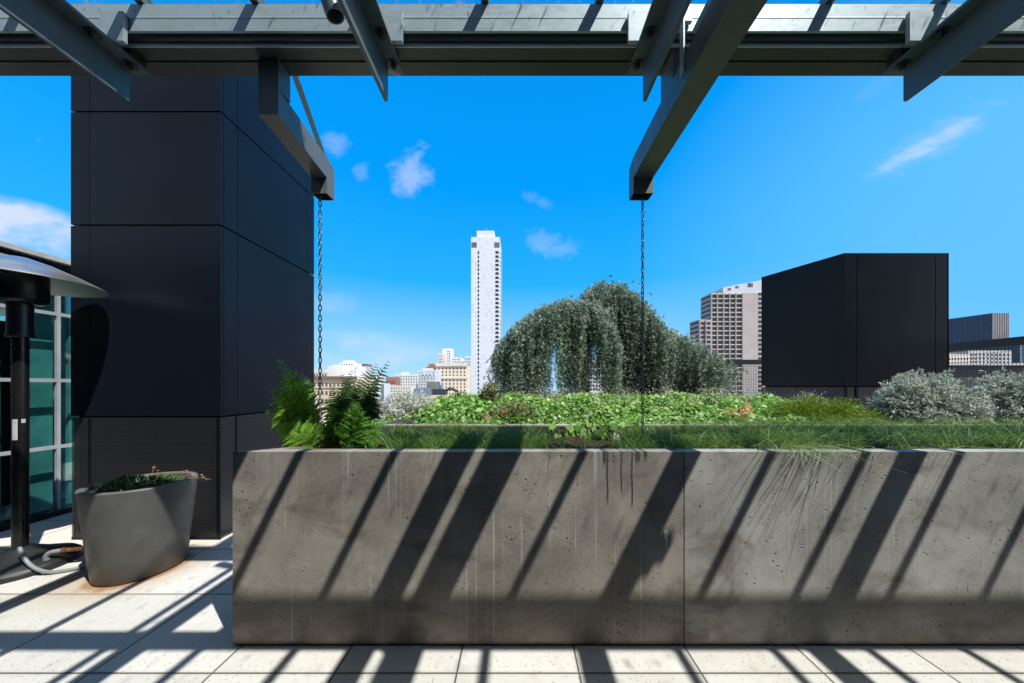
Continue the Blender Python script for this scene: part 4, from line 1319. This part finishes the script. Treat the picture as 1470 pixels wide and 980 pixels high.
def dens(lo, hi, hole=None):
    def f(n):
        p = RNG.uniform(lo, hi, n * 3)
        cl = .62 + .38 * np.sin(p * .115) * np.sin(p * .037 + 1)
        keep = RNG.uniform(size=n * 3) < cl
        if hole is not None: keep &= ~((p > hole[0]) & (p < hole[1]) & (RNG.uniform(size=n * 3) < .9))
        p = p[keep]; return np.resize(p, n)
    return f


def lean(px, n):
    return np.where(RNG.uniform(size=n) < .55, RNG.normal(0, .9, n), RNG.normal(math.pi, .9, n)) - .15


left = grass(7500, dens(560, 1010, (775, 895)), lambda n: RNG.uniform(1.86, 2.70, n), lambda p, n: RNG.uniform(.10, .24, n) * (1 + .12 * np.sin(p * .06)), lean, .55)
rt = grass(7000, dens(985, 1275), lambda n: RNG.uniform(1.86, 2.75, n), lambda p, n: RNG.uniform(.11, .25, n) * (1.0 + .30 * np.sin((p - 985) * .0108)), lambda p, n: lean(p, n) - .45, .75, back=True)
rt2 = grass(8500, dens(1225, 1700), lambda n: RNG.uniform(1.86, 2.75, n), lambda p, n: RNG.uniform(.15, .31, n), lambda p, n: RNG.normal(.2, 1.0, n) * np.where(RNG.uniform(size=n) < .4, -1, 1) + np.where(RNG.uniform(size=n) < .5, 0, 2.8), .8, back=True)
over = grass(300, lambda n: np.concatenate([RNG.normal(1130, 26, n - 24), RNG.uniform(1180, 1420, 24)]), lambda n: RNG.uniform(1.845, 2.0, n), lambda p, n: RNG.uniform(.10, .21, n), lambda p, n: RNG.normal(-1.57, .65, n), 1.15, .0021, .995)
over2 = grass(50, lambda n: RNG.normal(1150, 60, n), lambda n: RNG.uniform(1.85, 2.1, n), lambda p, n: RNG.uniform(.12, .24, n), lambda p, n: RNG.normal(-1.3, .9, n), .9, .0020, .985)
add_grass('long_grass', [left, rt, rt2], 'fine dark green grass filling the front planters')
o = add_grass('overhanging_grass', [over, over2], 'pale grass blades hanging over the concrete lip right of the joint')
o.data.materials[0] = leaf('pale grass', [(.16, .24, .07), (.32, .40, .17), (.48, .52, .30)], .35, .5)

# ------------------------------------------------------------------ mesh guard fences at the terrace edge
def mesh_fence(name, label, p, q, ztop, rail, posts, sp=.05, r_=.0035):
    p, q = Vector((*p, 0)), Vector((*q, 0)); L_ = (q - p).length; d = (q - p) / L_; nrm = Vector((-d.y, d.x, 0))
    root = empty(name, tuple((p + q) / 2), label, 'fence', 'mesh fences at the terrace edge')
    def bar(b, a0, a1, z0, z1, t):
        A, B_ = p + d * a0, p + d * a1
        b.hexa([tuple(A - nrm * t + Vector((0, 0, z0))), tuple(B_ - nrm * t + Vector((0, 0, z0))), tuple(B_ + nrm * t + Vector((0, 0, z0))), tuple(A + nrm * t + Vector((0, 0, z0))),
                tuple(A - nrm * t + Vector((0, 0, z1))), tuple(B_ - nrm * t + Vector((0, 0, z1))), tuple(B_ + nrm * t + Vector((0, 0, z1))), tuple(A + nrm * t + Vector((0, 0, z1)))])
    b = MB(); bar(b, 0, L_, ztop - rail, ztop, .05); b.build('top_rail', M['fence'], root)
    b = MB()
    for i in range(int(L_ / sp)): bar(b, i * sp - r_ + .03, i * sp + r_ + .03, .05, ztop - rail - .001, r_)
    k = int((ztop - rail) / (sp * 1.6))
    for j in range(k): bar(b, .01, L_ - .01, .06 + j * sp * 1.6, .06 + j * sp * 1.6 + r_ * 2, r_ * 2.4)
    b.build('mesh_panel', M['fence'], root)
    for s in posts:
        b = MB(); bar(b, s - .06, s + .06, 0, ztop - rail - .002, .045); b.build('post', M['fence'], root)
    return root


mesh_fence('mesh_fence', 'black mesh fence with thick top rail running right of the black enclosure', (11.98, 14.7), (11.98, 3.4), 2.605, .20, [.1, 2.9, 5.6, 8.4, 11.1], .06)
mesh_fence('mesh_fence', 'short black mesh screen with post between the cedar and the black enclosure', (9.48, 14.8), (11.9, 14.8), 2.66, .22, [.06, 2.2], .075, .005)
# low parapet wall that the right fence looks over
b = MB(); b.box(12.0, 12.19, 3.0, 15.1, .001, .35); b.build('parapet_wall', M['concrete_plain'])
tag(bpy.data.objects['parapet_wall'], 'low concrete kerb under the right mesh fence', 'wall')

# ------------------------------------------------------------------ the city
def wallmat(name, c, var=.08, scale=.12):
    return simple(name, c, .8, 0, var, scale, .2)


GLASS_D = simple('dark window', (.018, .020, .026), .3, 0, .5, .25, .6)
GLASS_B = simple('blue window', (.055, .085, .125), .15, 0, .4, .25, .6)
GLASS_G = simple('grey window', (.11, .12, .14), .2, 0, .4, .3, .6)
GZ = -45.0


def add_windows(root, cells, mat, proud=.06, name='window'):
    """cells: (x, y, z, w, h) centre on a facade facing -Y; the first hundred are parts, the rest one part"""
    me = None; rest = MB(); nrest = 0; cache = {}
    for i, (x, y, z, w, h) in enumerate(cells):
        if i < 100:
            key = (round(w, 3), round(h, 3))
            if key not in cache:
                q = MB(); q.box(-w / 2, w / 2, -proud, .10, -h / 2, h / 2)
                m_ = bpy.data.meshes.new(name); bmesh.ops.recalc_face_normals(q.bm, faces=q.bm.faces[:]); q.bm.to_mesh(m_); q.bm.free()
                m_.materials.append(mat); cache[key] = m_
            o = bpy.data.objects.new(name, cache[key]); C.objects.link(o); o.parent = root
            o.location = Vector((x, y, z)) - root.location
        else:
            rest.box(x - w / 2, x + w / 2, y - proud, y + .10, z - h / 2, z + h / 2); nrest += 1
    if nrest:
        o = rest.build('further_windows', mat, root); o['kind'] = 'stuff'
    else: rest.bm.free()


def block(px0, px1, py, Y, depth, mat, root, name='wall', z0=GZ):
    b = MB(); x0, x1, zt = PX(px0, Y), PX(px1, Y), PZ(py, Y)
    b.box(x0, x1, Y, Y + depth, z0, zt); return b.build(name, mat, root)


def grid(px0, px1, nx, py0, py1, ny, Y, wf=.5, hf=.55, skip=None):
    out = []
    dx, dy = (px1 - px0) / nx, (py1 - py0) / ny
    for j in range(ny):
        for i in range(nx):
            if skip and skip(i, j): continue
            out.append((PX(px0 + (i + .5) * dx, Y), Y, PZ(py0 + (j + .5) * dy, Y), dx * wf / F * Y, dy * hf / F * Y))
    return out


def bld(name, px, Y, label, cat='building', group='skyline buildings'):
    return empty(name, (PX(px, Y), Y, GZ), label, cat, group)


W_WHITE = wallmat('white render', (.74, .74, .75)); W_PALE = wallmat('pale blue render', (.58, .62, .68)); W_TAN = wallmat('tan stone', (.74, .56, .42))
W_BEIGE = wallmat('beige stone', (.76, .63, .50)); W_RED = wallmat('red brick', (.34, .17, .14)); W_GREY = wallmat('grey render', (.50, .50, .51)); W_CREAM = wallmat('cream render', (.68, .64, .58))
W_BROWN = wallmat('brown cornice', (.20, .13, .10))

# slender white tower: panelled facade
def panel_wall(name, c):
    t = NT(name); w = t.world(); xyz = t.sep(w)
    cid = t.N.new('ShaderNodeCombineXYZ')
    sx = t.math('DIVIDE', xyz[0], 1.9); sz_ = t.math('DIVIDE', xyz[2], 2.9)
    t.L.new(t.math('FLOOR', sx), cid.inputs[0]); t.L.new(t.math('FLOOR', sz_), cid.inputs[1])
    wn = t.N.new('ShaderNodeTexWhiteNoise'); t.L.new(cid.outputs[0], wn.inputs['Vector'])
    col = t.mix(t.ramp(wn.outputs['Value'], .75, 1.0), c, tuple(x * .88 for x in c))
    fz = t.math('ABSOLUTE', t.math('SUBTRACT', t.math('FRACT', sz_), .5))
    col = t.mix(t.ramp(fz, .43, .48, 0, .40), col, tuple(x * .7 for x in c))
    t.set(color=col, rough=.6, spec=.3); return t.m


Y_ = 220.0
wt = bld('white_tower', 697, Y_, 'slender white concrete tower standing tallest above the skyline', 'tower')
W_TOWER = panel_wall('white panels', (.66, .70, .77))
block(676.3, 717.5, 340, Y_, 20, W_TOWER, wt)
block(684.5, 709.5, 331, Y_ + 1.2, 15, W_TOWER, wt, 'penthouse', PZ(340, Y_) + .002)
add_windows(wt, [(PX(686.8, Y_), Y_, PZ(362.5 + 6.07 * k, Y_), .95, 1.9) for k in range(34)] + [(PX(713.5, Y_), Y_, PZ(362 + 6.07 * k, Y_), 2.3, 1.7) for k in range(34)], GLASS_D)
add_windows(wt, [(PX(680.6, Y_), Y_, PZ(351.5, Y_), 3.6, 3.6), (PX(713.4, Y_), Y_, PZ(351.5, Y_), 3.6, 3.6)], GLASS_G, name='louvre')
add_windows(wt, [(PX(705.5, Y_), Y_, PZ(379 + 18.2 * k, Y_), .4, .4) for k in range(7)], GLASS_D, name='vent')
b = MB(); b.tube([(PX(698, Y_ + 6), Y_ + 6, PZ(331, Y_ + 6)), (PX(698, Y_ + 6), Y_ + 6, PZ(327.5, Y_ + 6))], .12, 6); b.build('mast', M['galv'], wt)
b = MB()
for k in range(36): b.box(PX(717.5, Y_), PX(717.5, Y_) + .5, Y_ + 2, Y_ + 18, PZ(360 + 6.07 * k, Y_), PZ(360 + 6.07 * k, Y_) + 1.0)
b.build('balcony_rail', W_TOWER, wt)

# beige hotel with cornice
Y_ = 380.0
bh = bld('beige_hotel', 648, Y_, 'beige stone hotel block with rows of small windows and a bold cornice')
block(626, 670.5, 525, Y_, 26, W_BEIGE, bh)
b = MB(); b.box(PX(625.2, Y_), PX(671, Y_), Y_ - 1.2, Y_ - .02, PZ(525.5, Y_), PZ(521.5, Y_)); b.box(PX(625.6, Y_), PX(670.8, Y_), Y_ - .8, Y_ - .02, PZ(543.5, Y_), PZ(541, Y_)); b.build('cornice', W_CREAM, bh)
add_windows(bh, grid(627.5, 669.5, 8, 526.5, 541, 3, Y_, .34, .5) + grid(627.5, 669.5, 8, 544, 576, 7, Y_, .34, .5), simple('brown grey window', (.05, .042, .04), .3))
Y_ = 470.0
sw = bld('stepped_tower', 640, Y_, 'stepped white apartment tower rising directly behind the beige hotel')
block(629, 640, 507, Y_, 20, W_CREAM, sw); block(635.2, 648, 500, Y_ + 3, 18, W_WHITE, sw, 'upper_wall')
add_windows(sw, grid(629.8, 635, 3, 509, 545, 9, Y_, .5, .5), GLASS_G); add_windows(sw, grid(641.5, 646.5, 2, 502.5, 530, 8, Y_ + 3, .6, .5), GLASS_B)
Y_ = 450.0
o = bld('white_apartments', 660, Y_, 'low white apartment block showing over the right half of the beige hotel roof')
block(648.5, 662, 513, Y_, 20, W_WHITE, o); block(662.2, 668, 518, Y_, 20, W_GREY, o, 'wing'); add_windows(o, grid(649, 661.5, 4, 514, 535, 6, Y_, .5, .5), GLASS_G)
Y_ = 420.0
o = bld('grey_tower', 672, Y_, 'thin pale grey tower squeezed between the beige hotel and the white tower')
block(667.5, 676, 511, Y_, 16, W_PALE, o); add_windows(o, grid(668, 675.6, 3, 513, 570, 14, Y_, .5, .55), GLASS_B)
# pale blue gothic block
Y_ = 330.0
o = bld('pale_blue_block', 609, Y_, 'pale blue apartment block with an arched gable mark, left of the beige hotel')
block(600, 625.5, 531, Y_, 22, W_PALE, o)
add_windows(o, grid(601, 624, 7, 533, 575, 10, Y_, .42, .5, lambda i, j: 1 < i < 6 and j < 2), GLASS_G)
b = MB()
for cx0 in (607.5, 612.5, 617.5):
    pts = [(PX(cx0 + 2.2 * math.cos(a), Y_), Y_ - .2, PZ(540.5 - 3.5 * math.sin(a), Y_)) for a in np.linspace(0, math.pi, 12)]
    b.tube(pts, .35, 5)
b.build('arched_gable', W_GREY, o)
block(606, 619, 528.5, Y_ + 6, 10, W_PALE, o, 'penthouse', PZ(531, Y_) + .002)
Y_ = 350.0
o = bld('white_grid_block', 580, Y_, 'broad white block dotted with a regular grid of windows, left of the pale blue block')
block(566, 600.5, 537, Y_, 22, W_WHITE, o); block(576, 584, 534.5, Y_ + 5, 8, W_WHITE, o, 'penthouse', PZ(537, Y_) + .002)
add_windows(o, grid(567, 599.5, 9, 538.5, 578, 10, Y_, .42, .48), GLASS_G)
Y_ = 430.0
o = bld('red_building', 619, Y_, 'red brick building with stepped roof peeping over the pale blue block')
block(612, 627, 526, Y_, 16, W_RED, o); block(615, 626, 522, Y_ + 2, 12, W_RED, o, 'roof_tier', PZ(526, Y_) + .002); add_windows(o, grid(613, 626, 5, 528, 545, 4, Y_, .5, .45), GLASS_G)
o = bld('brick_house', 561, 300, 'reddish roofed house block at the tip of the dark fern')
block(554, 567, 541, 300, 14, W_RED, o); block(553.5, 567.4, 546.5, 299, .9, W_BROWN, o, 'dark_band', PZ(550.5, 299)); block(554, 567, 552, 298, .9, W_CREAM, o, 'lower_front', GZ); add_windows(o, grid(555, 566, 5, 553.5, 576, 6, 298, .45, .45), GLASS_G)
o = bld('cream_house', 570, 230, 'small cream building with a row of dark windows above the whitish bush')
block(556, 590, 553, 230, 12, W_CREAM, o); add_windows(o, grid(557, 589, 9, 555, 580, 6, 230, .4, .42), GLASS_G)
o = bld('glass_block', 545, 210, 'pale building with greenish glass side at the right of the dark fern')
block(538, 551.5, 550, 210, 10, W_PALE, o); add_windows(o, [(PX(549.2, 210), 210, PZ(563, 210), 2.0, 11)], simple('greenish glass', (.16, .26, .27), .15), name='glass_strip')
# painted teal figure board
b = MB()
b.prism([(PX(p_, 209), PZ(q_, 209)) for p_, q_ in ((531, 541), (534, 538), (538, 541), (537, 546), (540, 551), (536, 556), (533, 551), (534, 546))], 0, .4)
for v in b.bm.verts: x_, y_, z_ = v.co; v.co = (x_, 208.5 + z_, y_)
o2 = b.build('wall_sign', simple('teal paint', (.02, .42, .50), .5), None, origin=(PX(535, 209), 208.7, PZ(548, 209)))
b = MB(); b.tube([(0, .3, -.5), (0, .3, -45 - PZ(548, 209))], .15, 6); b.build('post', M['galv'], o2, origin=(PX(535, 209), 208.9, PZ(550, 209))) if False else b.bm.free()
o = bld('sign_building', 533, 212, 'low cream block carrying the teal sign, mostly behind the dark fern')
block(520, 537.8, 536, 209.4, 12, W_CREAM, o); add_windows(o, grid(521, 530, 3, 540, 575, 8, 209.4, .45, .45), GLASS_G)
tag(o2, 'turquoise painted sign shape on the cream block behind the dark fern', 'sign')
# slanted blue grey screen and rooftop plant
Y_ = 120.0
o = empty('rooftop_screen', (PX(602, Y_), Y_, GZ), 'slant sided blue grey rooftop screen rising just above the lime leaves', 'screen', None)
b = MB()
b.prism([(PX(p_, Y_), PZ(q_, Y_)) for p_, q_ in ((589.5, 600), (590.5, 568), (595, 557.2), (615, 557.2), (615, 600))], 0, 3)
for v in b.bm.verts: x_, y_, z_ = v.co; v.co = (x_, Y_ + z_, y_)
b.build('screen_panel', simple('blue grey sheet', (.17, .22, .31), .5), o)
block(586, 660, 575, Y_ + 4, 14, W_GREY, o, 'building_below')
o = empty('rooftop_plant', (PX(637, Y_), Y_ + 2, GZ), 'dark clutter of rooftop ducts and a blue tank below the beige hotel', 'machinery', None)
D_ = simple('dark duct', (.035, .04, .05), .6); BT = simple('blue tank', (.09, .16, .24), .5)
b = MB(); zq = PZ(560, Y_); b.box(PX(616, Y_), PX(636, Y_), Y_ + 4.2, Y_ + 8, PZ(580, Y_), PZ(558.5, Y_)); b.build('duct_box', D_, o)
b = MB(); b.lathe([(0, 0), (.75, 0), (.75, 1.9), (.5, 2.2), (0, 2.3)], (PX(628.5, Y_), Y_ + 5.5, PZ(560.5, Y_)), 20); b.build('tank', BT, o, True)
b = MB(); b.tube([(PX(636, Y_), Y_ + 5, PZ(561, Y_)), (PX(641, Y_), Y_ + 5, PZ(557.5, Y_)), (PX(648, Y_), Y_ + 5, PZ(559, Y_)), (PX(655, Y_), Y_ + 5, PZ(564, Y_))], .55, 10); b.tube([(PX(652, Y_), Y_ + 5, PZ(575, Y_)), (PX(652, Y_), Y_ + 5, PZ(560, Y_))], .6, 10); b.build('duct', D_, o, True)
block(615, 660, 567, Y_ + 3.9, 8, W_TAN, o, 'parapet', GZ)
o = bld('tan_block', 620, 260, 'small tan block below the pale blue building, beside the dark ducts')
block(612.5, 627, 547.5, 260, 12, W_BEIGE, o); add_windows(o, grid(613, 626.5, 6, 549, 575, 7, 260, .4, .4), GLASS_G)
# left cluster by the tower
Y_ = 110.0
o = bld('tan_corner_block', 470, Y_, 'tan building with dark brown cornice beside the chain, behind the ferns')
block(420, 512, 543, Y_, 14, W_TAN, o)
b = MB(); b.box(PX(418, Y_), PX(513, Y_), Y_ - .7, Y_ - .02, PZ(543.3, Y_), PZ(540, Y_)); b.build('cornice', W_BROWN, o)
add_windows(o, grid(449, 511, 11, 547, 581, 3, Y_, .55, .5), GLASS_G)
b = MB(); b.box(PX(420, Y_), PX(512, Y_), Y_ - .3, Y_ - .02, PZ(556.2, Y_), PZ(555, Y_)); b.build('string_course', W_CREAM, o)
Y_ = 170.0
o = bld('ornate_block', 458, Y_, 'low grey brown building with bumpy roofline against the dark tower edge')
block(430, 470, 534, Y_, 12, W_GREY, o); b = MB()
for k in range(6): b.box(PX(433 + 6.2 * k, Y_), PX(437 + 6.2 * k, Y_), Y_ + .2, Y_ + 2, PZ(534, Y_) + .002, PZ(531 - (k % 2), Y_))
b.build('parapet', W_CREAM, o); add_windows(o, grid(446, 469, 6, 535.5, 541, 1, Y_, .5, .6), GLASS_G)
Y_ = 160.0
o = bld('blank_white_block', 481, Y_, 'windowless white block right of the chain above the tan cornice')
block(470.3, 491.5, 525, Y_, 12, W_WHITE, o); block(478, 484, 523.9, Y_ + 3, 4, W_WHITE, o, 'roof_hatch', PZ(525, Y_) + .002)
Y_ = 260.0
o = bld('domed_white_block', 498, Y_, 'stepped white block with tiered top between the blank white block and the dark fern')
block(484, 512, 525, Y_, 16, W_WHITE, o); block(487, 509, 521, Y_ + 2, 12, W_WHITE, o, 'middle_tier', PZ(525, Y_) + .002); block(492, 504, 517, Y_ + 4, 8, W_CREAM, o, 'top_tier', PZ(521, Y_ + 2) + .002)
add_windows(o, grid(492, 511, 5, 527, 545, 4, Y_, .5, .45) + grid(489, 507, 5, 522, 524.6, 1, Y_ + 2, .5, .6), GLASS_G)
Y_ = 300.0
o = bld('dark_topped_block', 518, Y_, 'brownish block with dark attic just left of the tall dark fern frond')
block(510.5, 526, 525.5, Y_, 14, W_GREY, o); block(511, 525.5, 522, Y_ + 1, 12, W_BROWN, o, 'attic', PZ(525.5, Y_) + .002); add_windows(o, grid(511, 525.5, 5, 527, 545, 4, Y_, .5, .5), GLASS_G)
# buildings behind the cedar
Y_ = 240.0
o = bld('white_office_grid', 900, Y_, 'white office building with a dense window grid glimpsed through the cedar')
block(826, 930, 516, Y_, 18, W_WHITE, o); add_windows(o, grid(827, 929, 26, 518, 562, 8, Y_, .62, .55), GLASS_D)
o = bld('white_pitched_block', 960, 260, 'white building with sloping roof showing over the cedar at right')
b = MB(); b.prism([(PX(p_, 260), PZ(q_, 260)) for p_, q_ in ((938, 700), (938, 475), (967, 473.5), (974, 477), (985, 490), (985, 700))], 0, 18)
for v in b.bm.verts: x_, y_, z_ = v.co; v.co = (x_, 260 + z_, y_)
b.build('wall', W_WHITE, o); add_windows(o, grid(941, 964, 5, 492, 560, 11, 260, .5, .45), GLASS_G)
o = bld('brown_slab_block', 737, 200, 'striped brown and white block seen under the left edge of the cedar')
block(722, 760, 551, 200, 14, W_GREY, o); add_windows(o, grid(723, 759, 3, 553, 580, 6, 200, .86, .55), simple('brown window', (.10, .075, .07), .4))

# stepped grey hotel right of the cedar: angled bays and deep windows
Y_ = 200.0
sh = bld('stepped_hotel', 1050, Y_, 'tall stepped grey pink hotel with deep window grid left of the black enclosure', 'tower')
W_HOTEL = wallmat('grey pink precast', (.43, .385, .385)); 
def X_(p_): return PX(p_, Y_)
b = MB(); b.prism([(X_(1020.4), Y_), (X_(1112), Y_), (X_(1112), Y_ + 19), (X_(1005.9) * 1.055, Y_ + 11)], GZ, PZ(420.5, Y_)); b.build('wall', W_HOTEL, sh)
b = MB(); b.prism([(X_(1002), Y_ - 1.0), (X_(1020.2), Y_ - 1.0), (X_(1020.2), Y_ + 11), (X_(989) * 1.045, Y_ + 8)], GZ, PZ(459, Y_)); b.build('lower_wall', W_HOTEL, sh)
SX0, SX1 = PX(1038, Y_ + 20), PX(1126, Y_ + 20)
b = MB(); b.prism([(SX0, Y_ + 20), (SX1, Y_ + 20), (SX1, Y_ + 40), (SX0, Y_ + 40)], GZ, lambda x_, y_: PZ(412.5 - (x_ - SX0) / (SX1 - SX0) * 17, Y_ + 20)); b.build('rear_slab', wallmat('pale grey slab', (.52, .56, .61)), sh)
dyf = 6.6
cells = []
for j in range(22):
    yc = 425.6 + dyf * j
    if yc > 572: break
    for cx0, w_ in ((1024.5, 6.6), (1033.3, 7.0), (1042.2, 7.0), (1051, 7.0), (1060.2, 8.8)):
        cells.append((X_(cx0), Y_, PZ(yc, Y_), w_ / F * Y_, 4.3 / F * Y_))
add_windows(sh, cells, GLASS_D, .05)
cells = []
for j in range(17):
    yc = 464.4 + dyf * j
    for cx0, w_ in ((1007.0, 6.6), (1015.4, 6.6)): cells.append((X_(cx0), Y_ - 1.0, PZ(yc, Y_), w_ / F * Y_, 3.9 / F * Y_))
add_windows(sh, cells, GLASS_D, .05, 'lower_window')
cells = [(X_(1091), Y_, PZ(422 + dyf * j, Y_), 5.2 / F * Y_, 3.9 / F * Y_) for j in range(22)]
add_windows(sh, cells, GLASS_D, .05, 'side_window')
b = MB()   # projecting piers and white sill bands between the windows
for cx0 in (1020.6, 1029.0, 1037.8, 1046.6, 1055.2, 1065.0): b.box(X_(cx0) - .25, X_(cx0) + .25, Y_ - .9, Y_ - .02, GZ, PZ(421, Y_))
for cx0 in (1002.6, 1011.2): b.box(X_(cx0) - .25, X_(cx0) + .25, Y_ - 1.9, Y_ - 1.02, GZ, PZ(459.6, Y_))
b.build('pier', W_HOTEL, sh)
for j in range(23):
    b = MB()
    for a0, a1 in ((1021.3, 1028.3), (1029.7, 1037.1), (1038.5, 1045.9), (1047.3, 1054.5), (1055.9, 1064.3)):
        z_ = PZ(422.3 + dyf * j, Y_); b.box(X_(a0), X_(a1), Y_ - .6, Y_ - .02, z_ - .05, z_ + .34)
    b.build('sill_band', W_CREAM, sh)
# dark strips on the two chamfered flanks
def flank(p, q, zt, n, name, step):
    p, q = Vector((*p, 0)), Vector((*q, 0)); d = (q - p).normalized(); nrm = Vector((d.y, -d.x, 0)); b = MB(); L_ = (q - p).length
    for k in range(n):
        z1 = zt - .9 - step * k; z0 = z1 - step * .55
        for a0, a1 in ((.08, .5), (.54, .95)):
            A, B_ = p + d * L_ * a0 + nrm * .05, p + d * L_ * a1 + nrm * .05; i0, i1 = A - nrm * .3, B_ - nrm * .3
            b.hexa([(A.x, A.y, z0), (B_.x, B_.y, z0), (i1.x, i1.y, z0), (i0.x, i0.y, z0), (A.x, A.y, z1), (B_.x, B_.y, z1), (i1.x, i1.y, z1), (i0.x, i0.y, z1)])
    b.build(name, GLASS_D, sh)
flank((X_(1005.9) * 1.055, Y_ + 11), (X_(1020.4), Y_), PZ(420.5, Y_), 22, 'flank_windows', 2.87)
flank((X_(989) * 1.045, Y_ + 8), (X_(1002), Y_ - 1), PZ(459, Y_), 16, 'flank_windows', 2.87)
add_windows(sh, [(PX(1047, Y_ + 20), Y_ + 20, PZ(415, Y_ + 20), 2.4, 1.6), (PX(1058, Y_ + 20), Y_ + 20, PZ(412, Y_ + 20), 2.4, 1.6), (PX(1077, Y_ + 20), Y_ + 20, PZ(409, Y_ + 20), 3.6, 2.8)], GLASS_G, name='louvre')

# dark glass towers at the far right
def ribbed(name, label, px0, px1, pyl, pyr, Y0, xr, yr, nrib, wm, rib):
    o = bld(name, (px0 + px1) / 2, Y0, label, 'tower'); return o
Y_ = 320.0
o = bld('dark_glass_tower', 1405, Y_, 'dark blue glass office tower with pale ribs above the right fence rail', 'tower')
xa, xb_, xc = PX(1381, Y_) * 1.05, PX(1424, Y_), PX(1449, Y_)
W_DK = simple('blue glass wall', (.028, .052, .098), .35, 0, .3, .2, .5)
b = MB(); b.prism([(xa, Y_ + 38), (xb_, Y_), (xc, Y_), (xc + 6, Y_ + 40)], GZ, PZ(449.3, Y_)); b.build('wall', W_DK, o)
b = MB()
for k in range(10):
    x_ = xb_ + (xc - xb_) * (k + .1) / 10; b.box(x_, x_ + .75, Y_ - .5, Y_ - .02, GZ, PZ(449.3, Y_))
b.build('rib', wallmat('pale rib', (.36, .33, .35)), o)
b = MB(); p_, q_ = Vector((xa, Y_ + 38, 0)), Vector((xb_, Y_, 0)); d_ = (q_ - p_).normalized(); n_ = Vector((d_.y, -d_.x, 0)); L_ = (q_ - p_).length
for k in range(11):
    A = p_ + d_ * (L_ * (k + .3) / 11) + n_ * .3; B_ = A + d_ * .6; i0, i1 = A - n_ * .28, B_ - n_ * .28
    b.hexa([(A.x, A.y, GZ), (B_.x, B_.y, GZ), (i1.x, i1.y, GZ), (i0.x, i0.y, GZ), (A.x, A.y, PZ(450, Y_)), (B_.x, B_.y, PZ(450, Y_)), (i1.x, i1.y, PZ(450, Y_)), (i0.x, i0.y, PZ(450, Y_))])
b.build('flank_rib', simple('blue rib', (.055, .085, .14), .5), o)
Y_ = 400.0
o = bld('blue_glass_block', 1372, Y_, 'blue ribbed glass block tucked between the black enclosure and the dark glass tower', 'tower')
block(1355, 1382.5, 463, Y_, 20, W_DK, o); b = MB()
for k in range(11): x_ = PX(1356 + 2.5 * k, Y_); b.box(x_, x_ + .6, Y_ - .4, Y_ - .02, GZ, PZ(463, Y_))
b.build('rib', simple('pale blue rib', (.30, .36, .42), .5), o)
o = bld('pale_rooftop_block', 1380, 150, 'pale low building with small windows seen through the right mesh fence')
block(1350, 1392, 508, 150, 14, W_CREAM, o); add_windows(o, grid(1352, 1391, 9, 512, 524, 2, 150, .5, .5), GLASS_D)
o = bld('grey_mid_block', 1420, 190, 'grey building in the shade behind the mesh fence, under the dark glass tower')
block(1390, 1452, 503, 190, 14, W_GREY, o); add_windows(o, grid(1392, 1450, 10, 506, 545, 7, 190, .55, .5), GLASS_D)
o = bld('blue_side_tower', 1475, 300, 'blue grey tower seen through the mesh at the far right edge')
block(1462, 1540, 490, 300, 20, W_DK, o); b = MB()
for k in range(9): x_ = PX(1463 + 9 * k, 300); b.box(x_, x_ + 1.2, 299.5, 299.98, GZ, PZ(490, 300))
b.build('rib', simple('grey blue rib', (.25, .3, .36), .5), o)
o = bld('dark_roof_block', 1420, 70, 'dark flat roofed building low behind the right mesh fence')
block(1300, 1560, 524, 70, 20, simple('dark roofing', (.05, .05, .052), .7), o); block(1300, 1560, 521, 69, .9, W_GREY, o, 'parapet', PZ(524, 69))
